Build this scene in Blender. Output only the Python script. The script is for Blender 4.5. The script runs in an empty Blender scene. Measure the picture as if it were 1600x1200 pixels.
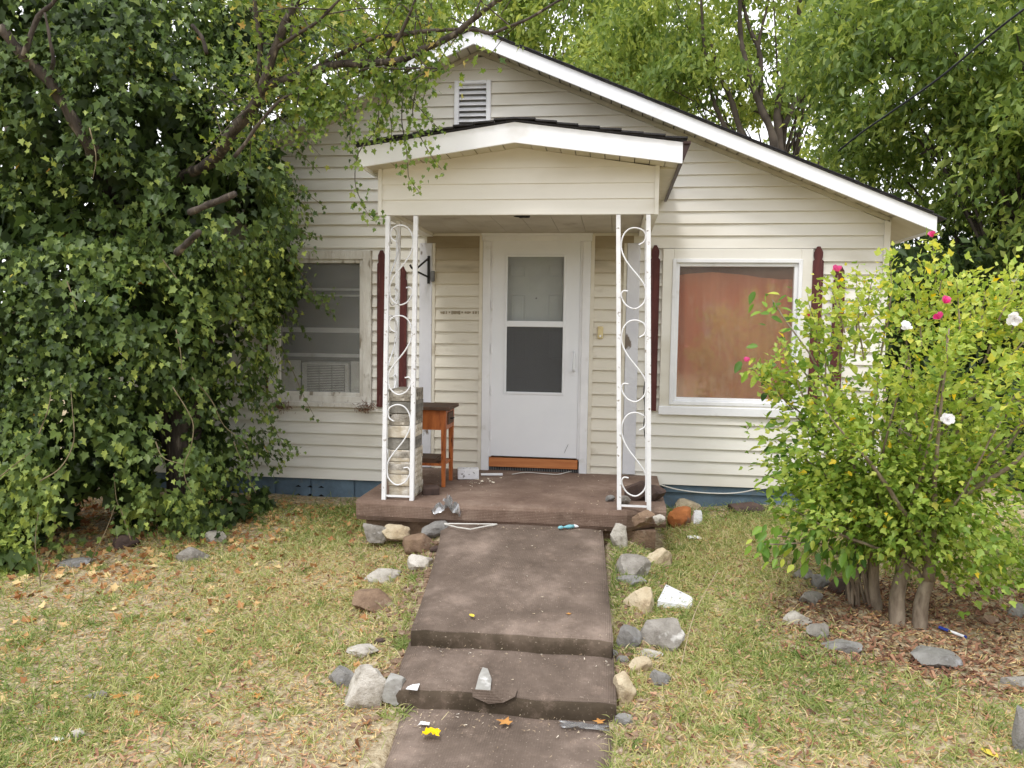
import bpy, bmesh, math, random
import numpy as np
from mathutils import Vector, Matrix

random.seed(7)
RNG = np.random.default_rng(7)
SC = bpy.context.scene
COL = SC.collection

# ------------------------------------------------------------------ camera
CAM = np.array([0.0, -7.4, 1.7])
YAW, PITCH, ROLL, F = math.radians(7.3), math.radians(-4.0), math.radians(0.8), 1230.0
_f = np.array([-math.sin(YAW) * math.cos(PITCH), math.cos(YAW) * math.cos(PITCH), math.sin(PITCH)])
_r0 = np.array([math.cos(YAW), math.sin(YAW), 0.0])
_u0 = np.cross(_r0, _f)
_u = _u0 * math.cos(ROLL) - _r0 * math.sin(ROLL)
_r = _r0 * math.cos(ROLL) + _u0 * math.sin(ROLL)
cam_data = bpy.data.cameras.new("camera")
cam_data.sensor_width = 36.0
cam_data.lens = 36.0 * F / 1600.0
cam_data.clip_start = 0.05
cam_data.clip_end = 2000
cam = bpy.data.objects.new("camera", cam_data)
COL.objects.link(cam)
cam.matrix_world = Matrix(((_r[0], _u[0], -_f[0], CAM[0]), (_r[1], _u[1], -_f[1], CAM[1]),
                           (_r[2], _u[2], -_f[2], CAM[2]), (0, 0, 0, 1)))
SC.camera = cam

# ------------------------------------------------------------------ sky, sun, exposure
SUN_EL, SUN_AZ = math.radians(58), math.radians(200)       # azimuth clockwise from +y: behind the camera, to its left
world = bpy.data.worlds.new("World")
SC.world = world
world.use_nodes = True
wn = world.node_tree.nodes
wl = world.node_tree.links
wn.clear()
w_out = wn.new("ShaderNodeOutputWorld")
w_bg = wn.new("ShaderNodeBackground")
w_bg.inputs["Strength"].default_value = 0.15
w_sky = wn.new("ShaderNodeTexSky")
w_sky.sky_type = 'NISHITA'
w_sky.sun_disc = False
w_sky.sun_elevation = SUN_EL
w_sky.sun_rotation = SUN_AZ
w_tc = wn.new("ShaderNodeTexCoord")
w_nz = wn.new("ShaderNodeTexNoise")
w_nz.inputs["Scale"].default_value = 3.2
w_nz.inputs["Detail"].default_value = 7
w_nz.inputs["Roughness"].default_value = 0.6
w_rp = wn.new("ShaderNodeValToRGB")
w_rp.color_ramp.elements[0].position = 0.32
w_rp.color_ramp.elements[1].position = 0.46
w_mx = wn.new("ShaderNodeMix")
w_mx.data_type = 'RGBA'
w_mx.inputs["B"].default_value = (8.6, 8.7, 9.0, 1)          # broken white cloud
wl.new(w_tc.outputs["Generated"], w_nz.inputs["Vector"])
wl.new(w_nz.outputs["Fac"], w_rp.inputs["Fac"])
wl.new(w_rp.outputs["Color"], w_mx.inputs["Factor"])
wl.new(w_sky.outputs["Color"], w_mx.inputs["A"])
wl.new(w_mx.outputs["Result"], w_bg.inputs["Color"])
wl.new(w_bg.outputs["Background"], w_out.inputs["Surface"])

sun_data = bpy.data.lights.new("sun", 'SUN')
sun_data.energy = 1.35
sun_data.angle = math.radians(14)
sun_data.color = (1.0, 0.98, 0.95)
sun = bpy.data.objects.new("sun", sun_data)
COL.objects.link(sun)
_sd = Vector((math.sin(SUN_AZ) * math.cos(SUN_EL), math.cos(SUN_AZ) * math.cos(SUN_EL), math.sin(SUN_EL)))
sun.rotation_euler = (-_sd).to_track_quat('-Z', 'Y').to_euler()
sun.location = (-4, -12, 12)

SC.view_settings.view_transform = 'Standard'
SC.view_settings.look = 'None'
SC.view_settings.gamma = 1.0
SC.view_settings.use_curve_mapping = False
SC.view_settings.exposure = 0.45
SC.render.engine = 'CYCLES'
SC.cycles.max_bounces = 8
SC.cycles.transparent_max_bounces = 12
SC.cycles.use_denoising = True


# ------------------------------------------------------------------ helpers: photograph pixel -> point in the place
def ray(px, py):
    return _f + (px - 800) / F * _r + (600 - py) / F * _u


def at(px, py, Y=0.0):
    d = ray(px, py)
    t = (Y - CAM[1]) / d[1]
    return CAM + t * d


def atz(px, py, Z):
    d = ray(px, py)
    t = (Z - CAM[2]) / d[2]
    return CAM + t * d


def depth(P):
    return float((np.asarray(P) - CAM) @ _f)


def lin(r, g, b):
    def c(v):
        v /= 255.0
        return v / 12.92 if v <= 0.04045 else ((v + 0.055) / 1.055) ** 2.4
    return (c(r), c(g), c(b), 1.0)


# vectorised value noise
def vnoise(P, scale, seed=0):
    P = np.asarray(P, float) * scale + 1000.0 + seed * 17.3
    i = np.floor(P).astype(np.int64)
    f = P - i
    f = f * f * (3 - 2 * f)

    def h(a):
        n = a[:, 0] * 374761393 + a[:, 1] * 668265263 + a[:, 2] * 2147483647 + seed * 974634
        n = (n ^ (n >> 13)) * 1274126177
        n = n & 0xffffffff
        n = (n ^ (n >> 16)) & 0xffff
        return n / 65535.0
    out = 0
    for dx in (0, 1):
        for dy in (0, 1):
            for dz in (0, 1):
                w = (f[:, 0] if dx else 1 - f[:, 0]) * (f[:, 1] if dy else 1 - f[:, 1]) * (f[:, 2] if dz else 1 - f[:, 2])
                out = out + w * h(i + np.array([dx, dy, dz]))
    return out


def sstep(a, b, x):
    t = np.clip((np.asarray(x, float) - a) / (b - a), 0, 1)
    return t * t * (3 - 2 * t)


# ------------------------------------------------------------------ ground shape
WALK_L, WALK_R = -1.12, 0.04


def walk_z(y):
    y = np.asarray(y, float)
    a = 0.20 + (y + 1.5) * (0.17 / 1.7)
    b = np.where(y < -3.2, -0.07 + (y + 3.2) * (0.03 / 0.45), a)
    c = np.where(y < -3.65, -0.20 + (y + 3.65) * 0.03, b)
    return np.where(y > -1.5, 0.2, np.maximum(c, -0.29))


def gz(x, y):
    x = np.asarray(x, float)
    y = np.asarray(y, float)
    yy = np.clip(y, -6.0, 0.0)
    base = 0.02 + 0.052 * yy + 0.09 * sstep(0.2, 1.4, x) * sstep(-3.0, -0.5, y)
    base = base + 0.012 * np.sin(x * 2.3 + 0.7) * np.sin(y * 1.9 + 0.3) + 0.008 * np.sin(x * 5.1 + y * 3.7)
    d = np.maximum(np.maximum(-1.10 - x, x - 0.03), 0)
    bank = (1 - sstep(0.03, 0.55, d)) * sstep(-4.6, -3.9, y) * (1 - sstep(-1.5, -1.2, y))
    tgt = 0.13 + (np.clip(y, -3.8, -1.5) + 1.5) * 0.155
    g = base * (1 - bank) + np.minimum(tgt, base + 0.2) * bank
    # earth banked up against the porch slab's west front corner
    g = g + 0.10 * np.exp(-(((x + 1.65) / 0.42) ** 2 + ((y + 1.55) / 0.22) ** 2))
    under = sstep(-0.97, -0.88, x) * (1 - sstep(-0.06, 0.03, x)) * (1 - sstep(-1.45, -1.3, y))
    return g * (1 - under) + np.minimum(g, walk_z(np.clip(y - 0.12, -12, -1.5)) - 0.16) * under


def atg(px, py):
    d = ray(px, py)
    z = 0.0
    for _ in range(12):
        t = (z - CAM[2]) / d[2]
        p = CAM + t * d
        z = float(gz(p[0], p[1]))
    return np.array([p[0], p[1], z])


# ------------------------------------------------------------------ materials
MATS = {}


def newmat(name):
    m = bpy.data.materials.new(name)
    m.use_nodes = True
    n = m.node_tree.nodes
    b = n["Principled BSDF"]
    MATS[name] = m
    return m, n, m.node_tree.links, b


def pm(name, c1, c2=None, scale=6.0, rough=0.6, bump=0.0, bscale=40.0, spec=0.3, lo=0.35, hi=0.65, stretch=None,
       rnd=0.0, detail=6, metallic=0.0, c3=None, s3=30.0, lo3=0.55, hi3=0.7):
    """Principled with a two-tone noise, an optional third speckle colour, bump and per-object brightness"""
    m, n, l, b = newmat(name)
    b.inputs["Roughness"].default_value = rough
    b.inputs["Specular IOR Level"].default_value = spec
    b.inputs["Metallic"].default_value = metallic
    tc = n.new("ShaderNodeTexCoord")
    vec = tc.outputs["Object"]
    if stretch:
        mp = n.new("ShaderNodeMapping")
        mp.inputs["Scale"].default_value = stretch
        l.new(vec, mp.inputs["Vector"])
        vec = mp.outputs["Vector"]
    out = None
    if c2 is None:
        c2 = tuple(v * 0.85 for v in c1[:3]) + (1,)
    nz = n.new("ShaderNodeTexNoise")
    nz.inputs["Scale"].default_value = scale
    nz.inputs["Detail"].default_value = detail
    nz.inputs["Roughness"].default_value = 0.6
    l.new(vec, nz.inputs["Vector"])
    rp = n.new("ShaderNodeValToRGB")
    rp.color_ramp.elements[0].position = lo
    rp.color_ramp.elements[1].position = hi
    rp.color_ramp.elements[0].color = c1
    rp.color_ramp.elements[1].color = c2
    l.new(nz.outputs["Fac"], rp.inputs["Fac"])
    out = rp.outputs["Color"]
    if c3:
        n3 = n.new("ShaderNodeTexNoise")
        n3.inputs["Scale"].default_value = s3
        n3.inputs["Detail"].default_value = 4
        l.new(vec, n3.inputs["Vector"])
        r3 = n.new("ShaderNodeMapRange")
        r3.inputs["From Min"].default_value = lo3
        r3.inputs["From Max"].default_value = hi3
        l.new(n3.outputs["Fac"], r3.inputs["Value"])
        mx = n.new("ShaderNodeMix")
        mx.data_type = 'RGBA'
        mx.inputs["B"].default_value = c3
        l.new(out, mx.inputs["A"])
        l.new(r3.outputs["Result"], mx.inputs["Factor"])
        out = mx.outputs["Result"]
    if rnd:
        oi = n.new("ShaderNodeObjectInfo")
        mr = n.new("ShaderNodeMapRange")
        mr.inputs["To Min"].default_value = 1 - rnd
        mr.inputs["To Max"].default_value = 1 + rnd
        l.new(oi.outputs["Random"], mr.inputs["Value"])
        hs = n.new("ShaderNodeHueSaturation")
        l.new(mr.outputs["Result"], hs.inputs["Value"])
        l.new(out, hs.inputs["Color"])
        out = hs.outputs["Color"]
    l.new(out, b.inputs["Base Color"])
    if bump:
        nb = n.new("ShaderNodeTexNoise")
        nb.inputs["Scale"].default_value = bscale
        nb.inputs["Detail"].default_value = 8
        nb.inputs["Roughness"].default_value = 0.65
        l.new(vec, nb.inputs["Vector"])
        bp = n.new("ShaderNodeBump")
        bp.inputs["Strength"].default_value = bump
        bp.inputs["Distance"].default_value = 0.02
        l.new(nb.outputs["Fac"], bp.inputs["Height"])
        l.new(bp.outputs["Normal"], b.inputs["Normal"])
    return m


def leafmat(name, stops, rough=0.42, trans=0.35, spec=0.35, hue=0.485):
    """Leaf surface: colour from each leaf's own tint, part of the light passes through"""
    m, n, l, b = newmat(name)
    a = n.new("ShaderNodeAttribute")
    a.attribute_name = "tint"
    rp = n.new("ShaderNodeValToRGB")
    el = rp.color_ramp.elements
    while len(el) < len(stops):
        el.new(0.5)
    for e, (p, c) in zip(el, stops):
        e.position = p
        e.color = c
    l.new(a.outputs["Fac"], rp.inputs["Fac"])
    l.new(rp.outputs["Color"], b.inputs["Base Color"])
    b.inputs["Roughness"].default_value = rough
    b.inputs["Specular IOR Level"].default_value = spec
    if trans:
        t = n.new("ShaderNodeBsdfTranslucent")
        hs = n.new("ShaderNodeHueSaturation")
        hs.inputs["Hue"].default_value = hue
        hs.inputs["Saturation"].default_value = 1.1
        hs.inputs["Value"].default_value = 1.35
        l.new(rp.outputs["Color"], hs.inputs["Color"])
        l.new(hs.outputs["Color"], t.inputs["Color"])
        mx = n.new("ShaderNodeMixShader")
        mx.inputs["Fac"].default_value = trans
        l.new(b.outputs["BSDF"], mx.inputs[1])
        l.new(t.outputs["BSDF"], mx.inputs[2])
        l.new(mx.outputs["Shader"], n["Material Output"].inputs["Surface"])
    return m


def glassmat(name, gloss, tint=(0.9, 0.92, 0.92, 1), diffuse=0.0, dcol=(0.3, 0.3, 0.3, 1), rough=0.02, fres=0.6):
    """Thin pane: see-through, mirror part, and a dusty or meshed diffuse part"""
    m, n, l, b = newmat(name)
    tr = n.new("ShaderNodeBsdfTransparent")
    tr.inputs["Color"].default_value = tint
    gl = n.new("ShaderNodeBsdfGlossy")
    gl.inputs["Roughness"].default_value = rough
    lw = n.new("ShaderNodeLayerWeight")
    lw.inputs["Blend"].default_value = 0.25
    ad = n.new("ShaderNodeMath")
    ad.operation = 'MULTIPLY_ADD'
    ad.inputs[1].default_value = fres
    ad.inputs[2].default_value = gloss
    ad.use_clamp = True
    l.new(lw.outputs["Fresnel"], ad.inputs[0])
    mx = n.new("ShaderNodeMixShader")
    l.new(ad.outputs["Value"], mx.inputs["Fac"])
    base = tr.outputs["BSDF"]
    if diffuse:
        df = n.new("ShaderNodeBsdfDiffuse")
        df.inputs["Color"].default_value = dcol
        tc = n.new("ShaderNodeTexCoord")
        nz = n.new("ShaderNodeTexNoise")
        nz.inputs["Scale"].default_value = 5
        nz.inputs["Detail"].default_value = 6
        l.new(tc.outputs["Object"], nz.inputs["Vector"])
        mr = n.new("ShaderNodeMapRange")
        mr.inputs["From Min"].default_value = 0.3
        mr.inputs["From Max"].default_value = 0.7
        mr.inputs["To Min"].default_value = diffuse * 0.8
        mr.inputs["To Max"].default_value = min(1, diffuse * 1.2)
        l.new(nz.outputs["Fac"], mr.inputs["Value"])
        m2 = n.new("ShaderNodeMixShader")
        l.new(mr.outputs["Result"], m2.inputs["Fac"])
        l.new(tr.outputs["BSDF"], m2.inputs[1])
        l.new(df.outputs["BSDF"], m2.inputs[2])
        base = m2.outputs["Shader"]
    l.new(base, mx.inputs[1])
    l.new(gl.outputs["BSDF"], mx.inputs[2])
    l.new(mx.outputs["Shader"], n["Material Output"].inputs["Surface"])
    return m


pm("siding", lin(232, 229, 221), lin(224, 220, 210), scale=1.2, rough=0.5, bump=0.05, bscale=60, rnd=0.025,
   stretch=(0.35, 1, 1), c3=lin(200, 193, 176), s3=2.2, lo3=0.5, hi3=0.78)
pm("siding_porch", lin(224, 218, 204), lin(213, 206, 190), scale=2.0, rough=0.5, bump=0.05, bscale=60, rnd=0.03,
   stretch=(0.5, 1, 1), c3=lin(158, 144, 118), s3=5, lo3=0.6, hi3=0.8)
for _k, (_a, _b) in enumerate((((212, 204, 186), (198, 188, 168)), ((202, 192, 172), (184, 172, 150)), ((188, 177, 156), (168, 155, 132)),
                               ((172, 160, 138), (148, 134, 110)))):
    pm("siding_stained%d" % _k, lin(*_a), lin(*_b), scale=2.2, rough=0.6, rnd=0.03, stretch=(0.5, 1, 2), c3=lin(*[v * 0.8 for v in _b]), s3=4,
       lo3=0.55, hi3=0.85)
pm("trim_white", lin(238, 238, 240), lin(226, 226, 228), scale=3, rough=0.4, c3=lin(196, 192, 184), s3=7, lo3=0.62, hi3=0.85)
pm("fascia", lin(246, 247, 250), lin(238, 239, 243), scale=1.5, rough=0.35, c3=lin(216, 214, 210), s3=4, lo3=0.6, hi3=0.85)
pm("soffit", lin(206, 199, 180), lin(192, 184, 164), scale=4, rough=0.5, rnd=0.04)
pm("ceiling", lin(196, 190, 178), lin(178, 170, 156), scale=3, rough=0.7, c3=lin(140, 128, 108), s3=4, lo3=0.6, hi3=0.8)
pm("old_paint", lin(226, 223, 216), lin(202, 196, 186), scale=9, rough=0.75, bump=0.5, bscale=50, c3=lin(146, 135, 120), s3=16,
   lo3=0.6, hi3=0.7, stretch=(1, 1, 0.35))
pm("peeling_board", lin(222, 222, 226), lin(206, 206, 212), scale=4, rough=0.6, bump=0.15, bscale=30, c3=lin(120, 108, 96), s3=7,
   lo3=0.66, hi3=0.7, stretch=(1, 1, 0.5))
pm("iron_white", lin(240, 240, 242), lin(228, 228, 230), scale=12, rough=0.4, c3=lin(150, 140, 128), s3=26, lo3=0.63, hi3=0.72)
pm("door_white", lin(236, 237, 240), lin(229, 231, 235), scale=1.5, rough=0.35)
pm("inner_door", lin(226, 226, 222), lin(214, 214, 210), scale=2, rough=0.5)
pm("shingle", lin(70, 68, 70), lin(48, 47, 50), scale=30, rough=0.9, bump=0.6, bscale=120, rnd=0.2)
pm("brown_metal", lin(70, 48, 44), lin(56, 40, 38), scale=8, rough=0.4)
pm("picket", lin(96, 50, 46), lin(74, 38, 38), scale=7, rough=0.65, bump=0.25, bscale=30, stretch=(3, 3, 0.4), rnd=0.08,
   c3=lin(120, 78, 70), s3=14, lo3=0.62, hi3=0.75)
pm("foundation", lin(108, 130, 148), lin(90, 108, 124), scale=5, rough=0.7, bump=0.3, bscale=40, c3=lin(112, 122, 128), s3=9,
   lo3=0.6, hi3=0.72)
pm("dark", lin(28, 26, 26), lin(18, 17, 17), rough=0.9)
pm("threshold_wood", lin(206, 138, 86), lin(178, 108, 64), scale=5, rough=0.5, stretch=(0.4, 3, 6), bump=0.1)
pm("stand_wood", lin(190, 112, 60), lin(150, 82, 44), scale=6, rough=0.45, stretch=(4, 4, 0.6), c3=lin(70, 42, 28), s3=12,
   lo3=0.6, hi3=0.72)
pm("stand_top", lin(104, 78, 60), lin(74, 58, 48), scale=8, rough=0.7)
pm("metal_grey", lin(126, 126, 126), lin(92, 92, 92), scale=14, rough=0.45)
pm("black_iron", lin(40, 38, 38), lin(28, 27, 27), rough=0.5)
pm("ivory_plastic", lin(224, 208, 160), lin(206, 188, 140), scale=10, rough=0.45)
pm("ac_plastic", lin(238, 237, 232), lin(226, 223, 216), scale=5, rough=0.5)
pm("room_grey", lin(150, 149, 146), lin(128, 127, 124), scale=3, rough=0.9)
pm("curtain", lin(238, 168, 126), lin(222, 138, 104), scale=2.0, rough=0.85, stretch=(2, 1, 0.7), c3=lin(242, 196, 164), s3=5, lo3=0.55, hi3=0.8)
pm("dried_moss", lin(92, 78, 56), lin(66, 54, 38), scale=30, rough=1, bump=0.8)
glassmat("glass_window", 0.13, tint=(0.97, 0.97, 0.97, 1), diffuse=0.15, dcol=(0.62, 0.46, 0.36, 1), rough=0.06)
glassmat("glass_door", 0.0, tint=(0.9, 0.91, 0.91, 1), diffuse=0.1, dcol=(0.5, 0.52, 0.52, 1), fres=0.2)
glassmat("screen_door", 0.0, tint=(0.5, 0.5, 0.51, 1), diffuse=0.35, dcol=(0.21, 0.215, 0.22, 1), rough=0.4)
glassmat("screen_window", 0.01, tint=(0.97, 0.97, 0.96, 1), diffuse=0.24, dcol=(0.42, 0.42, 0.41, 1), rough=0.4)
pm("brick_grey", lin(168, 160, 146), lin(128, 120, 108), scale=9, rough=0.9, bump=0.5, bscale=50, rnd=0.1, c3=lin(208, 200, 186), s3=11,
   lo3=0.55, hi3=0.65)
pm("brick_tan", lin(206, 198, 182), lin(178, 162, 136), scale=7, rough=0.9, bump=0.5, bscale=50, rnd=0.1, c3=lin(226, 220, 210), s3=9,
   lo3=0.5, hi3=0.62)
pm("brick_dark", lin(150, 146, 138), lin(120, 116, 108), scale=9, rough=0.9, bump=0.5, bscale=50)
pm("rock_pale", lin(206, 200, 190), lin(164, 156, 144), scale=7, rough=0.9, bump=1.0, bscale=26, c3=lin(116, 108, 98), s3=15, lo3=0.58, hi3=0.72, rnd=0.08)
pm("rock_grey", lin(166, 160, 152), lin(124, 118, 110), scale=8, rough=0.9, bump=1.0, bscale=26, c3=lin(198, 194, 188), s3=12, lo3=0.6, hi3=0.72, rnd=0.1)
pm("rock_slate", lin(152, 149, 145), lin(116, 113, 109), scale=6, rough=0.75, bump=0.9, bscale=26, c3=lin(164, 164, 166), s3=14, lo3=0.6, hi3=0.74, rnd=0.1)
pm("rock_cream", lin(212, 198, 170), lin(178, 158, 128), scale=7, rough=0.9, bump=1.0, bscale=26, c3=lin(140, 122, 100), s3=12, lo3=0.58, hi3=0.7, rnd=0.06)
pm("rock_brown", lin(150, 126, 104), lin(116, 94, 78), scale=7, rough=0.9, bump=1.0, bscale=26, c3=lin(176, 160, 140), s3=12, lo3=0.6, hi3=0.72, rnd=0.1)
pm("rock_rust", lin(190, 122, 72), lin(140, 84, 52), scale=6, rough=0.9, bump=0.6, bscale=18, c3=lin(120, 104, 92), s3=9, lo3=0.55, hi3=0.68)
pm("rock_dark", lin(96, 78, 70), lin(68, 56, 52), scale=7, rough=0.85, bump=0.6, bscale=18, rnd=0.1)
pm("concrete", lin(172, 170, 164), lin(146, 142, 136), scale=9, rough=0.9, bump=0.4, bscale=40, c3=lin(206, 204, 200), s3=12, lo3=0.58, hi3=0.7)
pm("foam_white", lin(242, 242, 244), lin(226, 226, 230), scale=14, rough=0.8, bump=0.6, bscale=60, c3=lin(150, 148, 146), s3=34, lo3=0.62, hi3=0.68)
pm("plastic_white", lin(240, 240, 242), lin(228, 228, 232), rough=0.35)
pm("plastic_blue", lin(40, 62, 150), lin(34, 52, 130), rough=0.35)
pm("plastic_teal", lin(120, 184, 196), lin(150, 200, 208), rough=0.3)
pm("wrapper_yellow", lin(246, 208, 22), lin(232, 186, 12), rough=0.4)
pm("leaf_yellow", lin(226, 206, 84), lin(206, 176, 70), rough=0.6)
pm("leaf_orange", lin(200, 148, 84), lin(172, 116, 62), scale=20, rough=0.7)
pm("cable_white", lin(226, 224, 218), lin(206, 202, 194), rough=0.5)
pm("cable_black", lin(46, 50, 54), lin(30, 30, 32), rough=0.6)
pm("bark", lin(92, 83, 75), lin(56, 50, 46), scale=8, rough=0.95, bump=0.9, bscale=14, stretch=(2, 2, 0.5), c3=lin(132, 122, 108), s3=12, lo3=0.58, hi3=0.72)
pm("bark_light", lin(160, 146, 128), lin(112, 98, 84), scale=9, rough=0.9, bump=0.7, bscale=16, stretch=(2, 2, 0.6))
pm("bark_far", lin(94, 84, 74), lin(64, 57, 50), scale=4, rough=0.95, bump=0.5, bscale=8)
pm("vine_stem", lin(138, 124, 98), lin(100, 90, 66), scale=12, rough=0.8)
pm("brick_red", lin(150, 74, 60), lin(126, 60, 50), scale=3, rough=0.9)
pm("roof_far", lin(92, 90, 92), lin(74, 72, 74), rough=0.9)
glassmat("plastic_film", 0.12, tint=(0.86, 0.87, 0.9, 1), diffuse=0.65, dcol=(0.62, 0.63, 0.66, 1), rough=0.15)

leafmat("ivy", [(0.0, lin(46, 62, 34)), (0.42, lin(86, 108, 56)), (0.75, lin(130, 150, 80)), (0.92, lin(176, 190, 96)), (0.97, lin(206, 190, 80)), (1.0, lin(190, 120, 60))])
leafmat("maple", [(0.0, lin(76, 102, 44)), (0.5, lin(128, 148, 68)), (0.85, lin(178, 176, 92)), (1.0, lin(200, 172, 104))], trans=0.45)
leafmat("hibiscus", [(0.0, lin(104, 136, 56)), (0.35, lin(150, 176, 80)), (0.7, lin(188, 202, 104)), (0.92, lin(214, 214, 100)), (1.0, lin(232, 204, 60))], trans=0.4)
leafmat("sapling_leaf", [(0.0, lin(64, 98, 44)), (0.5, lin(104, 142, 58)), (0.85, lin(150, 184, 76)), (1.0, lin(196, 206, 92))], trans=0.4)
leafmat("tree_leaf", [(0.0, lin(64, 82, 44)), (0.5, lin(104, 128, 66)), (0.85, lin(144, 164, 86)), (1.0, lin(182, 194, 106))], trans=0.5)
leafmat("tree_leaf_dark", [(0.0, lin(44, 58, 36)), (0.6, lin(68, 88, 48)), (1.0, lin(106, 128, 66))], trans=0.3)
leafmat("blade", [(0.0, lin(104, 126, 62)), (0.3, lin(146, 160, 88)), (0.55, lin(186, 184, 122)), (0.8, lin(214, 200, 158)), (1.0, lin(200, 174, 134))], trans=0.3, rough=0.6)
leafmat("litter", [(0.0, lin(112, 74, 48)), (0.35, lin(158, 108, 70)), (0.65, lin(196, 148, 96)), (0.85, lin(216, 182, 128)), (1.0, lin(226, 206, 150))], trans=0.15, rough=0.7)
leafmat("mulch", [(0.0, lin(88, 62, 50)), (0.4, lin(128, 90, 70)), (0.75, lin(162, 122, 96)), (1.0, lin(190, 152, 122))], trans=0.0, rough=0.9)
leafmat("chaff", [(0.0, lin(150, 128, 104)), (0.6, lin(206, 188, 156)), (1.0, lin(238, 230, 214))], trans=0.0, rough=0.9)
leafmat("petal_pink", [(0.0, lin(214, 60, 130)), (1.0, lin(240, 120, 180))], trans=0.3, hue=0.5)
leafmat("petal_white", [(0.0, lin(236, 234, 236)), (1.0, lin(250, 250, 252))], trans=0.3)


# carpet: brown outdoor carpet with a fine waffle and worn paths
def carpet(name, c1, c2, worn, grid):
    m, n, l, b = newmat(name)
    b.inputs["Roughness"].default_value = 0.95
    b.inputs["Specular IOR Level"].default_value = 0.1
    tc = n.new("ShaderNodeTexCoord")
    nz = n.new("ShaderNodeTexNoise")
    nz.inputs["Scale"].default_value = 2.6
    nz.inputs["Detail"].default_value = 9
    nz.inputs["Roughness"].default_value = 0.65
    l.new(tc.outputs["Object"], nz.inputs["Vector"])
    rp = n.new("ShaderNodeValToRGB")
    e = rp.color_ramp.elements
    e[0].position, e[0].color = 0.3, c1
    e[1].position, e[1].color = 0.72, worn
    k = e.new(0.52)
    k.color = c2
    l.new(nz.outputs["Fac"], rp.inputs["Fac"])
    sp = n.new("ShaderNodeTexNoise")
    sp.inputs["Scale"].default_value = 85
    sp.inputs["Detail"].default_value = 3
    l.new(tc.outputs["Object"], sp.inputs["Vector"])
    mr = n.new("ShaderNodeMapRange")
    mr.inputs["From Min"].default_value = 0.66
    mr.inputs["From Max"].default_value = 0.74
    mr.inputs["To Max"].default_value = 0.6
    l.new(sp.outputs["Fac"], mr.inputs["Value"])
    mx = n.new("ShaderNodeMix")
    mx.data_type = 'RGBA'
    mx.inputs["B"].default_value = lin(196, 180, 162)
    l.new(rp.outputs["Color"], mx.inputs["A"])
    l.new(mr.outputs["Result"], mx.inputs["Factor"])
    pn = n.new("ShaderNodeTexNoise")
    pn.inputs["Scale"].default_value = 9
    pn.inputs["Detail"].default_value = 10
    pn.inputs["Roughness"].default_value = 0.75
    l.new(tc.outputs["Object"], pn.inputs["Vector"])
    pr = n.new("ShaderNodeMapRange")
    pr.inputs["From Min"].default_value = 0.54
    pr.inputs["From Max"].default_value = 0.74
    pr.inputs["To Max"].default_value = 0.55
    l.new(pn.outputs["Fac"], pr.inputs["Value"])
    m4 = n.new("ShaderNodeMix")
    m4.data_type = 'RGBA'
    m4.inputs["B"].default_value = lin(158, 138, 124)
    l.new(mx.outputs["Result"], m4.inputs["A"])
    l.new(pr.outputs["Result"], m4.inputs["Factor"])
    l.new(m4.outputs["Result"], b.inputs["Base Color"])
    hs = []
    for axis in range(3):
        wv = n.new("ShaderNodeTexWave")
        wv.bands_direction = 'XYZ'[axis]
        wv.inputs["Scale"].default_value = grid
        l.new(tc.outputs["Object"], wv.inputs["Vector"])
        hs.append(wv.outputs["Fac"])
    a1 = n.new("ShaderNodeMath")
    l.new(hs[0], a1.inputs[0])
    l.new(hs[1], a1.inputs[1])
    a2 = n.new("ShaderNodeMath")
    l.new(a1.outputs[0], a2.inputs[0])
    l.new(hs[2], a2.inputs[1])
    fz = n.new("ShaderNodeTexNoise")
    fz.inputs["Scale"].default_value = 220
    l.new(tc.outputs["Object"], fz.inputs["Vector"])
    a3 = n.new("ShaderNodeMath")
    a3.operation = 'MULTIPLY_ADD'
    a3.inputs[1].default_value = 2.0
    l.new(fz.outputs["Fac"], a3.inputs[0])
    l.new(a2.outputs[0], a3.inputs[2])
    bp = n.new("ShaderNodeBump")
    bp.inputs["Strength"].default_value = 0.35
    bp.inputs["Distance"].default_value = 0.006
    l.new(a3.outputs[0], bp.inputs["Height"])
    l.new(bp.outputs["Normal"], b.inputs["Normal"])
    return m


carpet("carpet_porch", lin(104, 86, 75), lin(126, 106, 94), lin(152, 133, 119), 26)
carpet("carpet_walk", lin(92, 80, 71), lin(116, 102, 92), lin(154, 137, 125), 26)
carpet("carpet_mossy", lin(62, 54, 43), lin(88, 77, 65), lin(124, 109, 96), 75)


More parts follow.
